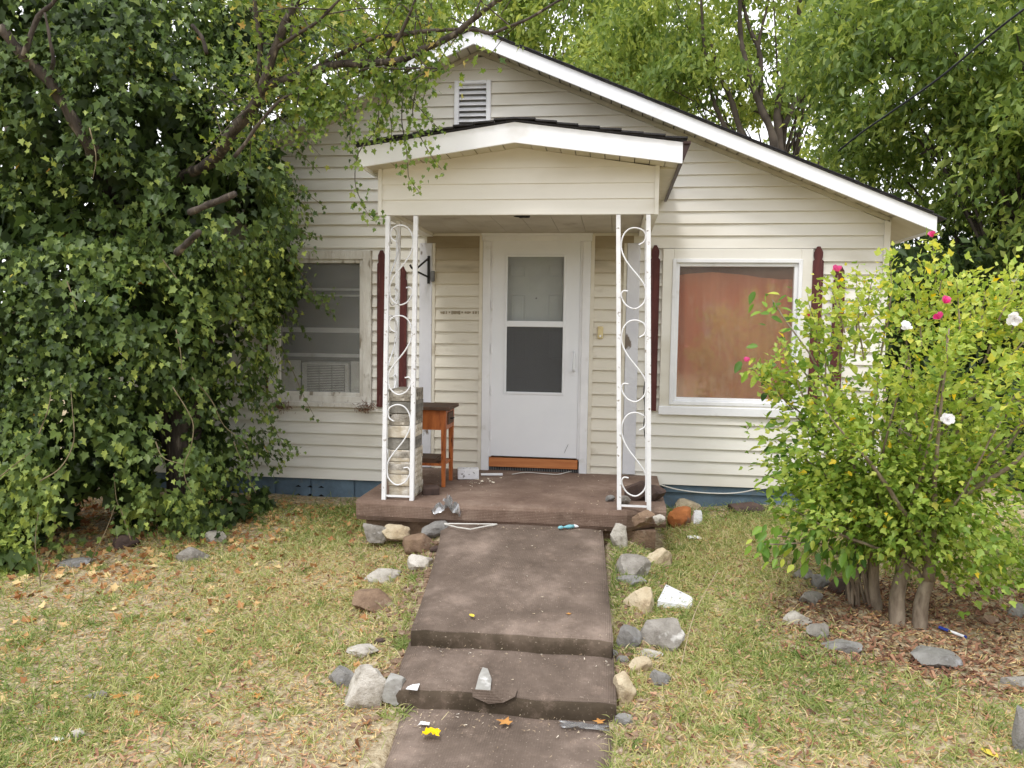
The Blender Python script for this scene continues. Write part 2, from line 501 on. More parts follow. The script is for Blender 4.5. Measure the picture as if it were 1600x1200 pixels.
def groundmat():
    m, n, l, b = newmat("ground")
    b.inputs["Roughness"].default_value = 1.0
    b.inputs["Specular IOR Level"].default_value = 0.05
    tc = n.new("ShaderNodeTexCoord")
    cols = []
    for sc, det, p0, p1, ca, cb in ((1.3, 8, 0.35, 0.68, lin(152, 136, 106), lin(190, 175, 142)),
                                    (22, 6, 0.38, 0.66, lin(128, 108, 82), lin(216, 202, 174))):
        nz = n.new("ShaderNodeTexNoise")
        nz.inputs["Scale"].default_value = sc
        nz.inputs["Detail"].default_value = det
        nz.inputs["Roughness"].default_value = 0.7
        l.new(tc.outputs["Object"], nz.inputs["Vector"])
        rp = n.new("ShaderNodeValToRGB")
        rp.color_ramp.elements[0].position, rp.color_ramp.elements[0].color = p0, ca
        rp.color_ramp.elements[1].position, rp.color_ramp.elements[1].color = p1, cb
        l.new(nz.outputs["Fac"], rp.inputs["Fac"])
        cols.append(rp.outputs["Color"])
    mx = n.new("ShaderNodeMix")
    mx.data_type = 'RGBA'
    mx.inputs["Factor"].default_value = 0.7
    l.new(cols[0], mx.inputs["A"])
    l.new(cols[1], mx.inputs["B"])
    l.new(mx.outputs["Result"], b.inputs["Base Color"])
    nb = n.new("ShaderNodeTexNoise")
    nb.inputs["Scale"].default_value = 60
    nb.inputs["Detail"].default_value = 8
    l.new(tc.outputs["Object"], nb.inputs["Vector"])
    bp = n.new("ShaderNodeBump")
    bp.inputs["Strength"].default_value = 0.8
    bp.inputs["Distance"].default_value = 0.02
    l.new(nb.outputs["Fac"], bp.inputs["Height"])
    l.new(bp.outputs["Normal"], b.inputs["Normal"])


groundmat()


# ------------------------------------------------------------------ mesh helpers
def tag(o, label=None, cat=None, group=None, kind=None):
    if label:
        o["label"] = label
    if cat:
        o["category"] = cat
    if group:
        o["group"] = group
    if kind:
        o["kind"] = kind
    return o


def worldloc(o):
    v = np.zeros(3)
    while o is not None:
        v += np.array(o.location)
        o = o.parent
    return v


def empty(name, loc=(0, 0, 0), parent=None):
    o = bpy.data.objects.new(name, None)
    o.empty_display_size = 0.1
    COL.objects.link(o)
    o.location = loc
    o.parent = parent
    return o


class MB:
    """Collects faces in world coordinates; build() links them as one mesh object"""

    def __init__(self):
        self.v = []
        self.f = []

    def add(self, vs, fs):
        k = len(self.v)
        self.v += [tuple(float(c) for c in p) for p in vs]
        self.f += [tuple(i + k for i in q) for q in fs]
        return self

    def box(self, x0, x1, y0, y1, z0, z1):
        vs = [(x0, y0, z0), (x1, y0, z0), (x1, y1, z0), (x0, y1, z0), (x0, y0, z1), (x1, y0, z1), (x1, y1, z1), (x0, y1, z1)]
        fs = [(0, 3, 2, 1), (4, 5, 6, 7), (0, 1, 5, 4), (1, 2, 6, 5), (2, 3, 7, 6), (3, 0, 4, 7)]
        return self.add(vs, fs)

    def prism_y(self, poly, y0, y1):
        """poly: (x, z) counter-clockwise seen from the front (-y)"""
        n = len(poly)
        vs = [(x, y0, z) for x, z in poly] + [(x, y1, z) for x, z in poly]
        fs = [tuple(range(n)), tuple(range(2 * n - 1, n - 1, -1))]
        for i in range(n):
            j = (i + 1) % n
            fs.append((i, i + n, j + n, j))
        return self.add(vs, fs)

    def prism_z(self, poly, z0, z1):
        n = len(poly)
        vs = [(x, y, z0) for x, y in poly] + [(x, y, z1) for x, y in poly]
        fs = [tuple(range(n - 1, -1, -1)), tuple(range(n, 2 * n))]
        for i in range(n):
            j = (i + 1) % n
            fs.append((i, j, j + n, i + n))
        return self.add(vs, fs)

    def bar(self, a, b, w, h=None, up=(0, 0, 1)):
        """square bar between two points"""
        h = h or w
        a, b = np.array(a, float), np.array(b, float)
        d = b - a
        d /= np.linalg.norm(d)
        up = np.array(up, float)
        if abs(d @ up) > 0.95:
            up = np.array((0, 1.0, 0))
        s = np.cross(d, up)
        s /= np.linalg.norm(s)
        t = np.cross(s, d)
        vs = []
        for p in (a, b):
            for i, j in ((-1, -1), (1, -1), (1, 1), (-1, 1)):
                vs.append(p + s * i * w / 2 + t * j * h / 2)
        return self.add(vs, [(0, 1, 2, 3), (7, 6, 5, 4), (0, 4, 5, 1), (1, 5, 6, 2), (2, 6, 7, 3), (3, 7, 4, 0)])

    def tube(self, pts, rad, n=6):
        pts = np.array(pts, float)
        m = len(pts)
        rad = np.broadcast_to(np.array(rad, float), (m,))
        tan = np.gradient(pts, axis=0)
        tan /= np.linalg.norm(tan, axis=1)[:, None] + 1e-9
        up = np.array((0, 0, 1.0)) if abs(tan[0][2]) < 0.9 else np.array((1.0, 0, 0))
        vs = []
        for i in range(m):
            s = np.cross(tan[i], up)
            s /= np.linalg.norm(s) + 1e-9
            up = np.cross(s, tan[i])
            for k in range(n):
                a = 2 * math.pi * k / n
                vs.append(pts[i] + rad[i] * (math.cos(a) * s + math.sin(a) * up))
        fs = []
        for i in range(m - 1):
            for k in range(n):
                j = (k + 1) % n
                fs.append((i * n + k, i * n + j, (i + 1) * n + j, (i + 1) * n + k))
        fs.append(tuple(range(n - 1, -1, -1)))
        fs.append(tuple((m - 1) * n + k for k in range(n)))
        return self.add(vs, fs)

    def build(self, name, mat, parent=None, origin=None, smooth=False, bevel=0.0):
        off = worldloc(parent) if parent is not None else (np.array(origin, float) if origin is not None else np.zeros(3))
        me = bpy.data.meshes.new(name)
        me.from_pydata([tuple(np.array(p) - off) for p in self.v], [], self.f)
        bm = bmesh.new()
        bm.from_mesh(me)
        bmesh.ops.recalc_face_normals(bm, faces=bm.faces)
        if bevel:
            bmesh.ops.bevel(bm, geom=bm.edges[:], offset=bevel, segments=1, affect='EDGES', clamp_overlap=True)
        bm.to_mesh(me)
        bm.free()
        me.materials.append(MATS[mat])
        if smooth:
            me.shade_smooth()
        o = bpy.data.objects.new(name, me)
        COL.objects.link(o)
        if parent is not None:
            o.parent = parent
        elif origin is not None:
            o.location = origin
        return o


def catmull(pts, n=6):
    p = np.array(pts, float)
    p = np.vstack([2 * p[0] - p[1], p, 2 * p[-1] - p[-2]])
    out = []
    for i in range(1, len(p) - 2):
        for k in range(n):
            t = k / n
            out.append(0.5 * (2 * p[i] + (p[i + 1] - p[i - 1]) * t + (2 * p[i - 1] - 5 * p[i] + 4 * p[i + 1] - p[i + 2]) * t * t
                              + (3 * p[i] - p[i - 1] - 3 * p[i + 1] + p[i + 2]) * t ** 3))
    out.append(p[-2])
    return np.array(out)


# leaf templates: list of polygons over a vertex list; y runs from stalk to tip, z is the fold
def _half(outline, fold):
    """outline: right half from base to tip. Gives both halves folded along the midrib"""
    vs = [(x, y, fold * x) for x, y in outline]
    k = len(vs)
    vs += [(-x, y, fold * x) for x, y in outline[1:-1]]
    right = tuple(range(k))
    left = (k - 1,) + tuple(range(2 * k - 3, k - 1, -1)) + (0,)
    return np.array(vs, float), [right, left]


T_IVY = _half([(0, 0), (0.3, -0.14), (0.29, 0.12), (0.5, 0.34), (0.24, 0.5), (0, 1.0)], 0.3)
T_MAPLE = _half([(0, 0), (0.28, -0.05), (0.2, 0.18), (0.58, 0.42), (0.17, 0.5), (0, 1.0)], 0.25)
T_HIB = _half([(0, 0), (0.2, 0.12), (0.4, 0.42), (0.2, 0.55), (0.12, 0.82), (0, 1.0)], 0.35)
T_OVATE = _half([(0, 0), (0.2, 0.18), (0.28, 0.48), (0.16, 0.8), (0, 1.0)], 0.35)
T_LEAFLET = (np.array([(0, 0, 0), (0.23, 0.45, 0.06), (0, 1, -0.12), (-0.23, 0.45, 0.06)], float), [(0, 1, 2), (0, 2, 3)])
T_BLADE = (np.array([(-0.5, 0, 0), (0.5, 0, 0), (0.36, 0.55, 0.0), (-0.36, 0.55, 0.0), (0, 1, 0)], float), [(0, 1, 2, 3), (3, 2, 4)])
T_CHIP = (np.array([(-0.3, 0, 0), (0.25, -0.1, 0.08), (0.35, 0.9, 0.0), (-0.2, 1.0, 0.12)], float), [(0, 1, 2), (0, 2, 3)])


def norm(a):
    return a / (np.linalg.norm(a, axis=1)[:, None] + 1e-9)


def leaves(name, tmpl, P, T, N, S, tint, mat, parent=None, W=None, droop=0.0, kind=None):
    """One mesh of many leaves: P base points, T tip directions, N blade normals, S sizes"""
    tv, tf = tmpl
    P = np.asarray(P, float)
    off = worldloc(parent) if parent is not None else np.zeros(3)
    T = norm(np.asarray(T, float))
    N = np.asarray(N, float)
    N = norm(N - (N * T).sum(1)[:, None] * T)
    X = np.cross(T, N)
    S = np.asarray(S, float)[:, None, None]
    W = S if W is None else np.asarray(W, float)[:, None, None]
    V = (P - off)[:, None, :] + W * tv[None, :, 0:1] * X[:, None, :] + S * tv[None, :, 1:2] * T[:, None, :] + S * tv[None, :, 2:3] * N[:, None, :]
    if droop:
        V[:, :, 2] -= droop * S[:, :, 0] * (tv[None, :, 1] ** 2)
    n, k = len(P), len(tv)
    me = bpy.data.meshes.new(name)
    me.vertices.add(n * k)
    me.vertices.foreach_set("co", V.reshape(-1).astype(np.float32))
    idx = np.concatenate([np.array(q) for q in tf])
    sizes = np.array([len(q) for q in tf])
    loops = (idx[None, :] + (np.arange(n) * k)[:, None]).reshape(-1)
    tot = np.tile(sizes, n)
    start = np.concatenate([[0], np.cumsum(tot)[:-1]])
    me.loops.add(len(loops))
    me.loops.foreach_set("vertex_index", loops.astype(np.int32))
    me.polygons.add(len(tot))
    me.polygons.foreach_set("loop_start", start.astype(np.int32))
    me.polygons.foreach_set("loop_total", tot.astype(np.int32))
    me.update(calc_edges=True)
    a = me.attributes.new("tint", 'FLOAT', 'POINT')
    a.data.foreach_set("value", np.repeat(np.clip(np.asarray(tint, float), 0, 1), k).astype(np.float32))
    me.materials.append(MATS[mat])
    o = bpy.data.objects.new(name, me)
    COL.objects.link(o)
    o.parent = parent
    if kind:
        o["kind"] = kind
    return o


def rnd3(n):
    return RNG.normal(size=(n, 3))


# ================================================================== the setting: ground
def build_ground():
    xs = np.concatenate([[-400, -150, -60, -25, -14, -9], np.linspace(-7, 5, 201), [7, 12, 25, 60, 150, 400]])
    ys = np.concatenate([[-400, -150, -60, -25, -12, -8], np.linspace(-6, 1, 131), [3, 8, 15, 30, 60, 150, 400]])
    X, Y = np.meshgrid(xs, ys)
    Z = gz(X, Y)
    V = np.stack([X, Y, Z], -1).reshape(-1, 3)
    nx = len(xs)
    fs = []
    for j in range(len(ys) - 1):
        for i in range(nx - 1):
            a = j * nx + i
            fs.append((a, a + 1, a + nx + 1, a + nx))
    m = MB()
    m.v = [tuple(p) for p in V]
    m.f = fs
    o = m.build("ground", "ground", smooth=True)
    tag(o, "dry lawn and bare earth around the house", kind="structure")


build_ground()


# ================================================================== walkway: carpeted slab and two steps
def slab_strip(name, rows, mat, parent, thick, wob_all=False):
    """rows: (y, z, xl, xr) from the house outwards; rounded nose at the last row"""
    m = MB()
    n = 14
    vs, fs = [], []
    for (y, z, xl, xr) in rows:
        for k in range(n + 1):
            t = k / n
            x = xl + (xr - xl) * t
            w = 0.010 * math.sin(x * 9 + 1) + 0.005 * math.sin(x * 23)
            vs.append((x, y + (w if wob_all or y < rows[0][0] - 0.01 else 0), z + 0.004 * math.sin(x * 6 + y * 5) - (0.012 if k in (0, n) else 0)))
    R = len(rows)
    for j in range(R - 1):
        for k in range(n):
            a = j * (n + 1) + k
            fs.append((a, a + n + 1, a + n + 2, a + 1))
    base = len(vs)
    for (y, z, xl, xr) in rows:
        for x in (xl, xr):
            vs.append((x, y, z - thick))
    for j in range(R - 1):
        a, b = j * (n + 1), (j + 1) * (n + 1)
        c, d = base + 2 * j, base + 2 * (j + 1)
        fs.append((a, c, d, b))
        fs.append((a + n, b + n, d + 1, c + 1))
    m.add(vs, fs)
    return m.build(name, mat, parent, smooth=True)


walk = empty("walkway", (-0.55, -3.0, 0))
tag(walk, "brown carpeted concrete walkway with two steps leading to the porch", kind="structure")


def riser(y, z, xl, xr, drop):
    """mouldy carpet hanging over the step's front, a few millimetres proud of the slab"""
    slab_strip("riser", [(y - 0.027, z - 0.016, xl, xr), (y - 0.041, z - 0.036, xl, xr), (y - 0.040, z - drop * 0.6, xl, xr), (y - 0.036, z - drop - 0.01, xl, xr)],
               "carpet_mossy", walk, 0.012, True)


def nose(y, z, xl, xr, drop):
    return [(y, z, xl, xr), (y - 0.018, z - 0.008, xl, xr), (y - 0.03, z - 0.03, xl, xr), (y - 0.028, z - drop * 0.6, xl, xr),
            (y - 0.022, z - drop, xl, xr)]


slab_strip("upper_slab", [(-1.46, 0.205, -1.30, -0.05), (-1.9, 0.16, -1.22, -0.03), (-2.5, 0.10, -1.15, 0.0), (-2.9, 0.06, -1.11, 0.02)]
           + nose(-3.17, 0.032, -1.09, 0.035, 0.115), "carpet_walk", walk, 0.3)
slab_strip("step_tread", [(-3.15, -0.068, -1.11, 0.04), (-3.4, -0.085, -1.09, 0.045)] + nose(-3.62, -0.10, -1.05, 0.055, 0.125),
           "carpet_walk", walk, 0.3)
riser(-3.17, 0.032, -1.085, 0.03, 0.115)
riser(-3.62, -0.10, -1.045, 0.05, 0.125)
slab_strip("lower_path", [(-3.58, -0.205, -1.02, 0.05), (-4.0, -0.215, -0.97, 0.03), (-4.6, -0.225, -0.92, 0.02), (-5.4, -0.24, -0.9, 0.02),
                          (-7.0, -0.28, -0.9, 0.02)], "carpet_walk", walk, 0.15)


def sheet(name, outline, mat, parent, zfun, lift, thick=0.003):
    """thin flat piece lying on a surface"""
    m = MB()
    n = len(outline)
    top = [(x, y, zfun(x, y) + lift + thick) for x, y in outline]
    bot = [(x, y, zfun(x, y) + lift) for x, y in outline]
    fs = [tuple(range(n)), tuple(range(2 * n - 1, n - 1, -1))]
    for i in range(n):
        j = (i + 1) % n
        fs.append((i, i + n, j + n, j))
    m.add(top + bot, fs)
    return m


def tread_z(x, y):
    return -0.068 + (y + 3.15) * 0.068


# torn place on the second step: bare concrete and a lifted flap
o = sheet("bare_patch", [atz(*p, -0.09)[:2] for p in ((742, 1078), (766, 1079), (768, 1062), (762, 1048), (754, 1046), (748, 1058))],
          "concrete", walk, tread_z, 0.006).build("bare_patch", "concrete", walk)
tag(o, "bare grey concrete where the step carpet is torn")
m = MB()
fl = [atz(*p, -0.1) for p in ((738, 1081), (766, 1083), (790, 1079), (809, 1080))]
fb = [at(*p, -3.66) for p in ((739, 1087), (764, 1098), (787, 1096), (805, 1087))]
m.add([p + np.array((0, 0, 0.014)) for p in fl] + [p + np.array((0, -0.012, 0.0)) for p in fb] +
      [p + np.array((0, 0.0, 0.009)) for p in fl] + [p + np.array((0, -0.006, 0.0)) for p in fb],
      [(i, i + 4, i + 5, i + 1) for i in range(3)] + [(i + 8, i + 9, i + 13, i + 12) for i in range(3)])
m.build("carpet_flap", "carpet_walk", walk)
o = sheet("worn_spot", [atz(*p, -0.1)[:2] for p in ((634, 1078), (652, 1080), (656, 1071), (645, 1072), (637, 1075))], "plastic_white",
          walk, tread_z, 0.008).build("worn_spot", "plastic_white", walk)


# ================================================================== the house
house = empty("house", (-1.287, 0, 0))
tag(house, "small cream vinyl-sided gabled house with a front porch", "house")
XL, XR, XP, ZP, SL = -4.96, 2.39, -1.287, 4.229, 0.419


def rake(x):
    return ZP - SL * abs(x - XP)


# --- shell: side and back walls
m = MB()
D = 9.0
zt = rake(XR)
m.box(XR - 0.12, XR, 0.03, D, 0.25, zt - 0.01)
m.box(XL, XL + 0.12, 0.03, D, 0.22, zt - 0.01)
m.prism_y([(XL, 0.22), (XR, 0.22), (XR, zt), (XP, ZP), (XL, zt)], D, D + 0.12)
wall = m.build("wall", "siding", house)
# interior floor and dark room lining so that the windows look into a closed room
m = MB()
m.box(XL + 0.12, XR - 0.12, 0.05, D, 0.3, 0.34)
m.box(XL + 0.12, XR - 0.12, 0.05, D, 2.62, 2.66)
m.box(XL + 0.2, XR - 0.2, 2.2, 2.3, 0.34, 2.62)
m.build("room_lining", "room_grey", house)

# --- openings in the front wall: x0, x1, z0, z1
RW = (0.43, 1.75, 0.935, 2.45)      # picture window, outer trim
LW = (-3.36, -2.315, 0.915, 2.43)   # old window, outer trim
DR = (-1.235, -0.225, 0.33, 2.60)   # door with its frame
GV = (-1.525, -1.178, 3.52, 3.995)  # gable vent


def openings_for(x0, x1):
    return [(RW[0] + 0.1, RW[1] - 0.1, RW[2] + 0.12, RW[3] - 0.1), (LW[0] + 0.06, LW[1] - 0.06, LW[2] + 0.06, LW[3] - 0.06), DR,
            (GV[0] + 0.03, GV[1] - 0.03, GV[2], GV[3] - 0.03)]


def siding_piece(xa, xb, za, zb, z0, z1, clip, mat):
    """one board piece of the course z0..z1, cut to za..zb and to the gable line"""
    def yy(z):
        t = (z - z0) / (z1 - z0)
        # clapboard profile: two leaning faces, butt standing proud
        return -0.024 + 0.022 * t
    prof = [za, zb]
    corners = []
    for z in (za, zb):
        a, b = xa, xb
        if clip:
            w = max((ZP - 0.005 - z) / SL, 0.0)
            a, b = max(a, XP - w), min(b, XP + w)
        corners.append((a, b))
    if corners[0][1] - corners[0][0] < 0.02:
        return
    m = MB()
    (a0, b0), (a1, b1) = corners
    if b1 < a1:
        a1 = b1 = (a1 + b1) / 2
    vs = [(a0, yy(za), za), (b0, yy(za), za), (b1, yy(zb), zb), (a1, yy(zb), zb)]
    vs += [(a0, 0.02, za), (b0, 0.02, za), (b1, 0.02, zb), (a1, 0.02, zb)]
    m.add(vs, [(0, 1, 2, 3), (7, 6, 5, 4), (0, 4, 5, 1), (1, 5, 6, 2), (2, 6, 7, 3), (3, 7, 4, 0)])
    m.build("siding_board", mat, wall)


def side_zone(xa, xb, zs, zoneops, mat, clip=False):
    for i in range(len(zs) - 1):
        z0, z1 = zs[i], zs[i + 1]
        mt = mat(i, len(zs) - 1) if callable(mat) else mat
        br = sorted({xa, xb} | {min(max(v, xa), xb) for o_ in zoneops for v in o_[:2]})
        segs = []
        for a, b in zip(br[:-1], br[1:]):
            if b - a < 0.004:
                continue
            rng = [(z0, z1)]
            mid = (a + b) / 2
            for (ox0, ox1, oz0, oz1) in zoneops:
                if ox0 <= mid <= ox1:
                    nr = []
                    for (p, q) in rng:
                        if oz1 <= p or oz0 >= q:
                            nr.append((p, q))
                        else:
                            if oz0 > p + 0.004:
                                nr.append((p, oz0))
                            if oz1 < q - 0.004:
                                nr.append((oz1, q))
                    rng = nr
            for r_ in rng:
                if segs and segs[-1][1] == a and segs[-1][2] == r_:
                    segs[-1] = (segs[-1][0], b, r_)
                else:
                    segs.append((a, b, r_))
        for a, b, (p, q) in segs:
            siding_piece(a, b, p, q, z0, z1, clip, mt)


ops = openings_for(0, 0)
ZG = 2.57
side_zone(XL, -1.78, np.linspace(0.20, ZG, 22), ops, "siding", clip=True)
side_zone(0.165, XR, np.linspace(0.275, ZG, 21), ops, "siding", clip=True)
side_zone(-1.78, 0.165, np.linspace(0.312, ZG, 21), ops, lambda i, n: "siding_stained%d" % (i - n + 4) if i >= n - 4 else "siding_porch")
zs = ZG + 0.109 * np.arange(17)
zs = zs[zs < ZP - 0.02]
side_zone(XL, XR, np.append(zs, ZP - 0.012), ops, "siding", clip=True)

# corner posts
MB().box(XR - 0.045, XR + 0.006, -0.03, 0.05, 0.27, rake(XR) + 0.01).build("corner_post", "siding", house)
MB().box(XL - 0.006, XL + 0.07, -0.03, 0.05, 0.2, rake(XL) + 0.01).build("corner_post", "siding", house)

# dark old stain of a removed house number beside the door
for (a, b, zz, hh) in ((-1.64, -1.27, 1.83, 0.035),):
    pass

# --- foundation
m = MB().box(XL + 0.02, -1.97, 0.03, D, -0.4, 0.235)
m.box(-1.97, 0.45, 0.05, D, -0.4, 0.3)
m.box(0.45, XR - 0.02, 0.03, D, -0.4, 0.3)
found = m.build("foundation", "foundation", house)
for a, b in ((-3.9, -3.32), (-3.318, -2.95), (-2.948, -2.5), (-2.498, -2.0)):
    MB().box(a + 0.005, b - 0.005, 0.012, 0.05, -0.2, 0.19).build("block", "foundation", found, bevel=0.006)
for k in range(3):
    for zz in (0.105, 0.02):
        p = at(466 + 18 * k, 757, 0.01)
        m = MB().prism_y([(p[0] - 0.03, zz), (p[0] + 0.03, zz), (p[0], zz + 0.018)], 0.006, 0.02)
        m.build("vent_hole", "dark", found)
MB().box(0.5, XR - 0.03, 0.006, 0.04, 0.20, 0.262).build("sill_board", "foundation", found)

# --- main roof
YF = -0.36
roof = None
m = MB()
for s in (-1, 1):
    xe = XP + s * (XR - XP + 0.33) if s > 0 else XL - 0.33
    n = 3.99
    ze = rake(xe)
    t0, t1 = 0.107, 0.116
    vs = [(XP, YF - 0.02, ZP + t0), (xe, YF - 0.02, ze + t0), (xe, D + 0.3, ze + t0), (XP, D + 0.3, ZP + t0)]
    vs2 = [(x, y, z + (t1 - t0)) for x, y, z in vs]
    m.add(vs + vs2, [(0, 1, 2, 3), (7, 6, 5, 4), (0, 4, 5, 1), (1, 5, 6, 2), (2, 6, 7, 3)])
roof = m.build("roof", "shingle", house)
xe = XR + 0.262
# rake fascia boards
for s, xx in ((1, xe), (-1, XL - 0.27)):
    m = MB()
    pts = [(XP, ZP - 0.018), (xx, rake(xx) - 0.02), (xx, rake(xx) + 0.104), (XP, ZP + 0.104)]
    if s < 0:
        pts = pts[::-1]
    m.prism_y(pts, YF, YF + 0.025)
    m.build("fascia", "fascia", roof)
    # soffit planks between fascia and wall
    L = abs(xx - XP)
    step = 0.094
    k = int((L - 0.26) / step) + 1
    for i in range(k):
        a = XP + s * i * step
        b = XP + s * (i + 1) * step
        q = MB()
        za, zb = rake(a) + 0.045, rake(b) + 0.045
        off = -0.006 if i % 2 else -0.002
        aa, bb = a + s * 0.0, b - s * 0.011
        vs = [(aa, YF + 0.025, za + off), (bb, YF + 0.025, zb + off + s * 0.0), (bb, 0.0, zb + off), (aa, 0.0, za + off)]
        vs2 = [(x, y, z + 0.02) for x, y, z in vs]
        q.add(vs + vs2, [(0, 1, 2, 3), (7, 6, 5, 4), (0, 4, 5, 1), (1, 5, 6, 2), (2, 6, 7, 3), (3, 7, 4, 0)])
        q.build("soffit_plank", "soffit", roof)
    # frieze strip along the wall under the soffit
    q = MB()
    pts = [(XP, ZP - 0.004), (xx - s * 0.262, rake(xx - s * 0.262) - 0.004), (xx - s * 0.262, rake(xx - s * 0.262) + 0.036), (XP, ZP + 0.036)]
    q.prism_y(pts if s > 0 else pts[::-1], -0.03, 0.0)
    q.build("frieze", "soffit", roof)
    # eave soffit and side fascia running back
    ex0, ex1 = (XR + 0.006, xx) if s > 0 else (xx, XL - 0.006)
    MB().add([(XR if s > 0 else XL, YF + 0.026, rake(XR) + 0.03), (xx, YF + 0.026, rake(xx) - 0.01), (xx, D, rake(xx) - 0.01), (XR if s > 0 else XL, D, rake(XR) + 0.03)],
             [(0, 1, 2, 3)]).build("eave_soffit", "soffit", roof)
    x0, x1 = sorted((xx, xx - s * 0.02))
    MB().box(x0, x1, YF + 0.027, D, rake(xx) - 0.02, rake(xx) + 0.1).build("side_fascia", "fascia", roof)
# shingle tabs along the rake edge
tabs = []
for s in (1, -1):
    L = (XR + 0.32 - XP) if s > 0 else (XP - XL + 0.32)
    k = int(L / 0.3)
    for i in range(k):
        a, b = XP + s * i * 0.3, XP + s * (i + 1) * 0.3
        za, zb = rake(a) + 0.115, rake(b) + 0.115
        vs = [(a, YF - 0.03, za + 0.004), (b, YF - 0.03, zb + 0.004), (b, 0.3, zb + 0.004), (a, 0.3, za + 0.004)]
        vs2 = [(x, y, z + 0.011 - 0.007 * (j in (0, 3))) for j, (x, y, z) in enumerate(vs)]
        MB().add(vs + vs2, [(0, 1, 2, 3), (7, 6, 5, 4), (0, 4, 5, 1), (1, 5, 6, 2), (2, 6, 7, 3), (3, 7, 4, 0)]).build("shingle", "shingle", roof)

# --- gable vent
vent = empty("gable_vent", (-1.35, -0.03, 3.76), house)
vent.location = np.array((-1.35, -0.03, 3.76)) - worldloc(house)
bpy.context.view_layer.update()
x0, x1, z0, z1 = GV
for a in ((x0, x0 + 0.045, z0, z1), (x1 - 0.045, x1, z0, z1), (x0 + 0.045, x1 - 0.045, z1 - 0.03, z1)):
    MB().box(a[0], a[1], -0.04, 0.0, a[2], a[3]).build("frame", "trim_white", vent, bevel=0.006)
MB().box(x0 + 0.03, x1 - 0.03, 0.02, 0.04, z0, z1).build("backing", "room_grey", vent)
for k in range(9):
    zc = z1 - 0.055 - k * 0.0505
    m = MB()
    m.add([(x0 + 0.045, -0.03, zc - 0.018), (x1 - 0.045, -0.03, zc - 0.018), (x1 - 0.045, 0.012, zc + 0.018), (x0 + 0.045, 0.012, zc + 0.018),
           (x0 + 0.045, -0.03, zc - 0.011), (x1 - 0.045, -0.03, zc - 0.011), (x1 - 0.045, 0.012, zc + 0.025), (x0 + 0.045, 0.012, zc + 0.025)],
          [(0, 1, 2, 3), (7, 6, 5, 4), (0, 4, 5, 1), (1, 5, 6, 2), (2, 6, 7, 3), (3, 7, 4, 0)])
    m.build("slat", "trim_white", vent)


def frame4(x0, x1, z0, z1, w, y0, y1, name, mat, parent, bevel=0.004, wb=None):
    wb = wb or w
    for a in ((x0, x0 + w, z0, z1), (x1 - w, x1, z0, z1), (x0 + w, x1 - w, z1 - w, z1), (x0 + w, x1 - w, z0, z0 + wb)):
        MB().box(a[0], a[1], y0, y1, a[2], a[3]).build(name, mat, parent, bevel=bevel)


def part_empty(name, loc, parent=house):
    o = empty(name, (0, 0, 0), parent)
    o.location = np.array(loc, float) - worldloc(parent)
    return o


# --- picture window
pw = part_empty("picture_window", (1.09, 0, 1.7))
tag(pw, "white picture window with a brown sheet hung behind the glass")
x0, x1, z0, z1 = RW
frame4(x0, x1, z0 + 0.02, z1, 0.10, -0.035, 0.01, "casing", "siding", pw)
MB().box(x0 - 0.005, x1 + 0.005, -0.055, 0.0, z0 - 0.005, z0 + 0.075).build("sill", "trim_white", pw, bevel=0.005)
frame4(x0 + 0.088, x1 - 0.088, z0 + 0.09, z1 - 0.092, 0.035, -0.045, 0.06, "frame", "trim_white", pw)
frame4(x0 + 0.123, x1 - 0.123, z0 + 0.125, z1 - 0.127, 0.032, -0.02, 0.05, "sash", "trim_white", pw)
gx0, gx1, gz0, gz1 = x0 + 0.15, x1 - 0.15, z0 + 0.152, z1 - 0.155
MB().box(gx0, gx1, 0.0, 0.005, gz0, gz1).build("pane", "glass_window", pw)
m = MB()
n = 60
vs, fs = [], []
for j in range(9):
    for i in range(n + 1):
        t = i / n
        x = gx0 - 0.03 + (gx1 - gx0 + 0.06) * t
        z = gz0 - 0.03 + (gz1 - gz0 - 0.05) * j / 8
        y = 0.085 + 0.026 * math.sin(t * 31 + 1.8 * math.sin(t * 7) + 0.25 * math.sin(z * 4)) + 0.007 * math.sin(t * 83 + z * 2)
        vs.append((x, y, z + (0.03 * math.sin(t * 5.0) if j == 8 else 0)))
for j in range(8):
    for i in range(n):
        a = j * (n + 1) + i
        fs.append((a, a + 1, a + n + 2, a + n + 1))
m.add(vs, fs)
m.build("sheet_curtain", "curtain", pw, smooth=True)

# --- old left window with air conditioner
lw = part_empty("old_window", (-2.84, 0, 1.67))
tag(lw, "weathered wooden sash window holding an air conditioner")
x0, x1, z0, z1 = LW
frame4(x0, x1, z0 + 0.05, z1, 0.085, -0.05, 0.02, "casing", "old_paint", lw, wb=0.06)
MB().box(x0 - 0.01, x1 - 0.005, -0.075, 0.02, z0, z0 + 0.05).build("sill", "old_paint", lw, bevel=0.006)
frame4(x0 + 0.085, x1 - 0.085, z0 + 0.11, z1 - 0.085, 0.035, -0.035, 0.03, "screen_frame", "old_paint", lw)
MB().box(x0 + 0.12, x1 - 0.12, -0.012, -0.008, z0 + 0.14, z1 - 0.12).build("screen", "screen_window", lw)


def lz(v):      # height of a rail from the zoomed photograph
    return float(at(520, 380 + v / 4.615, 0.02)[2])


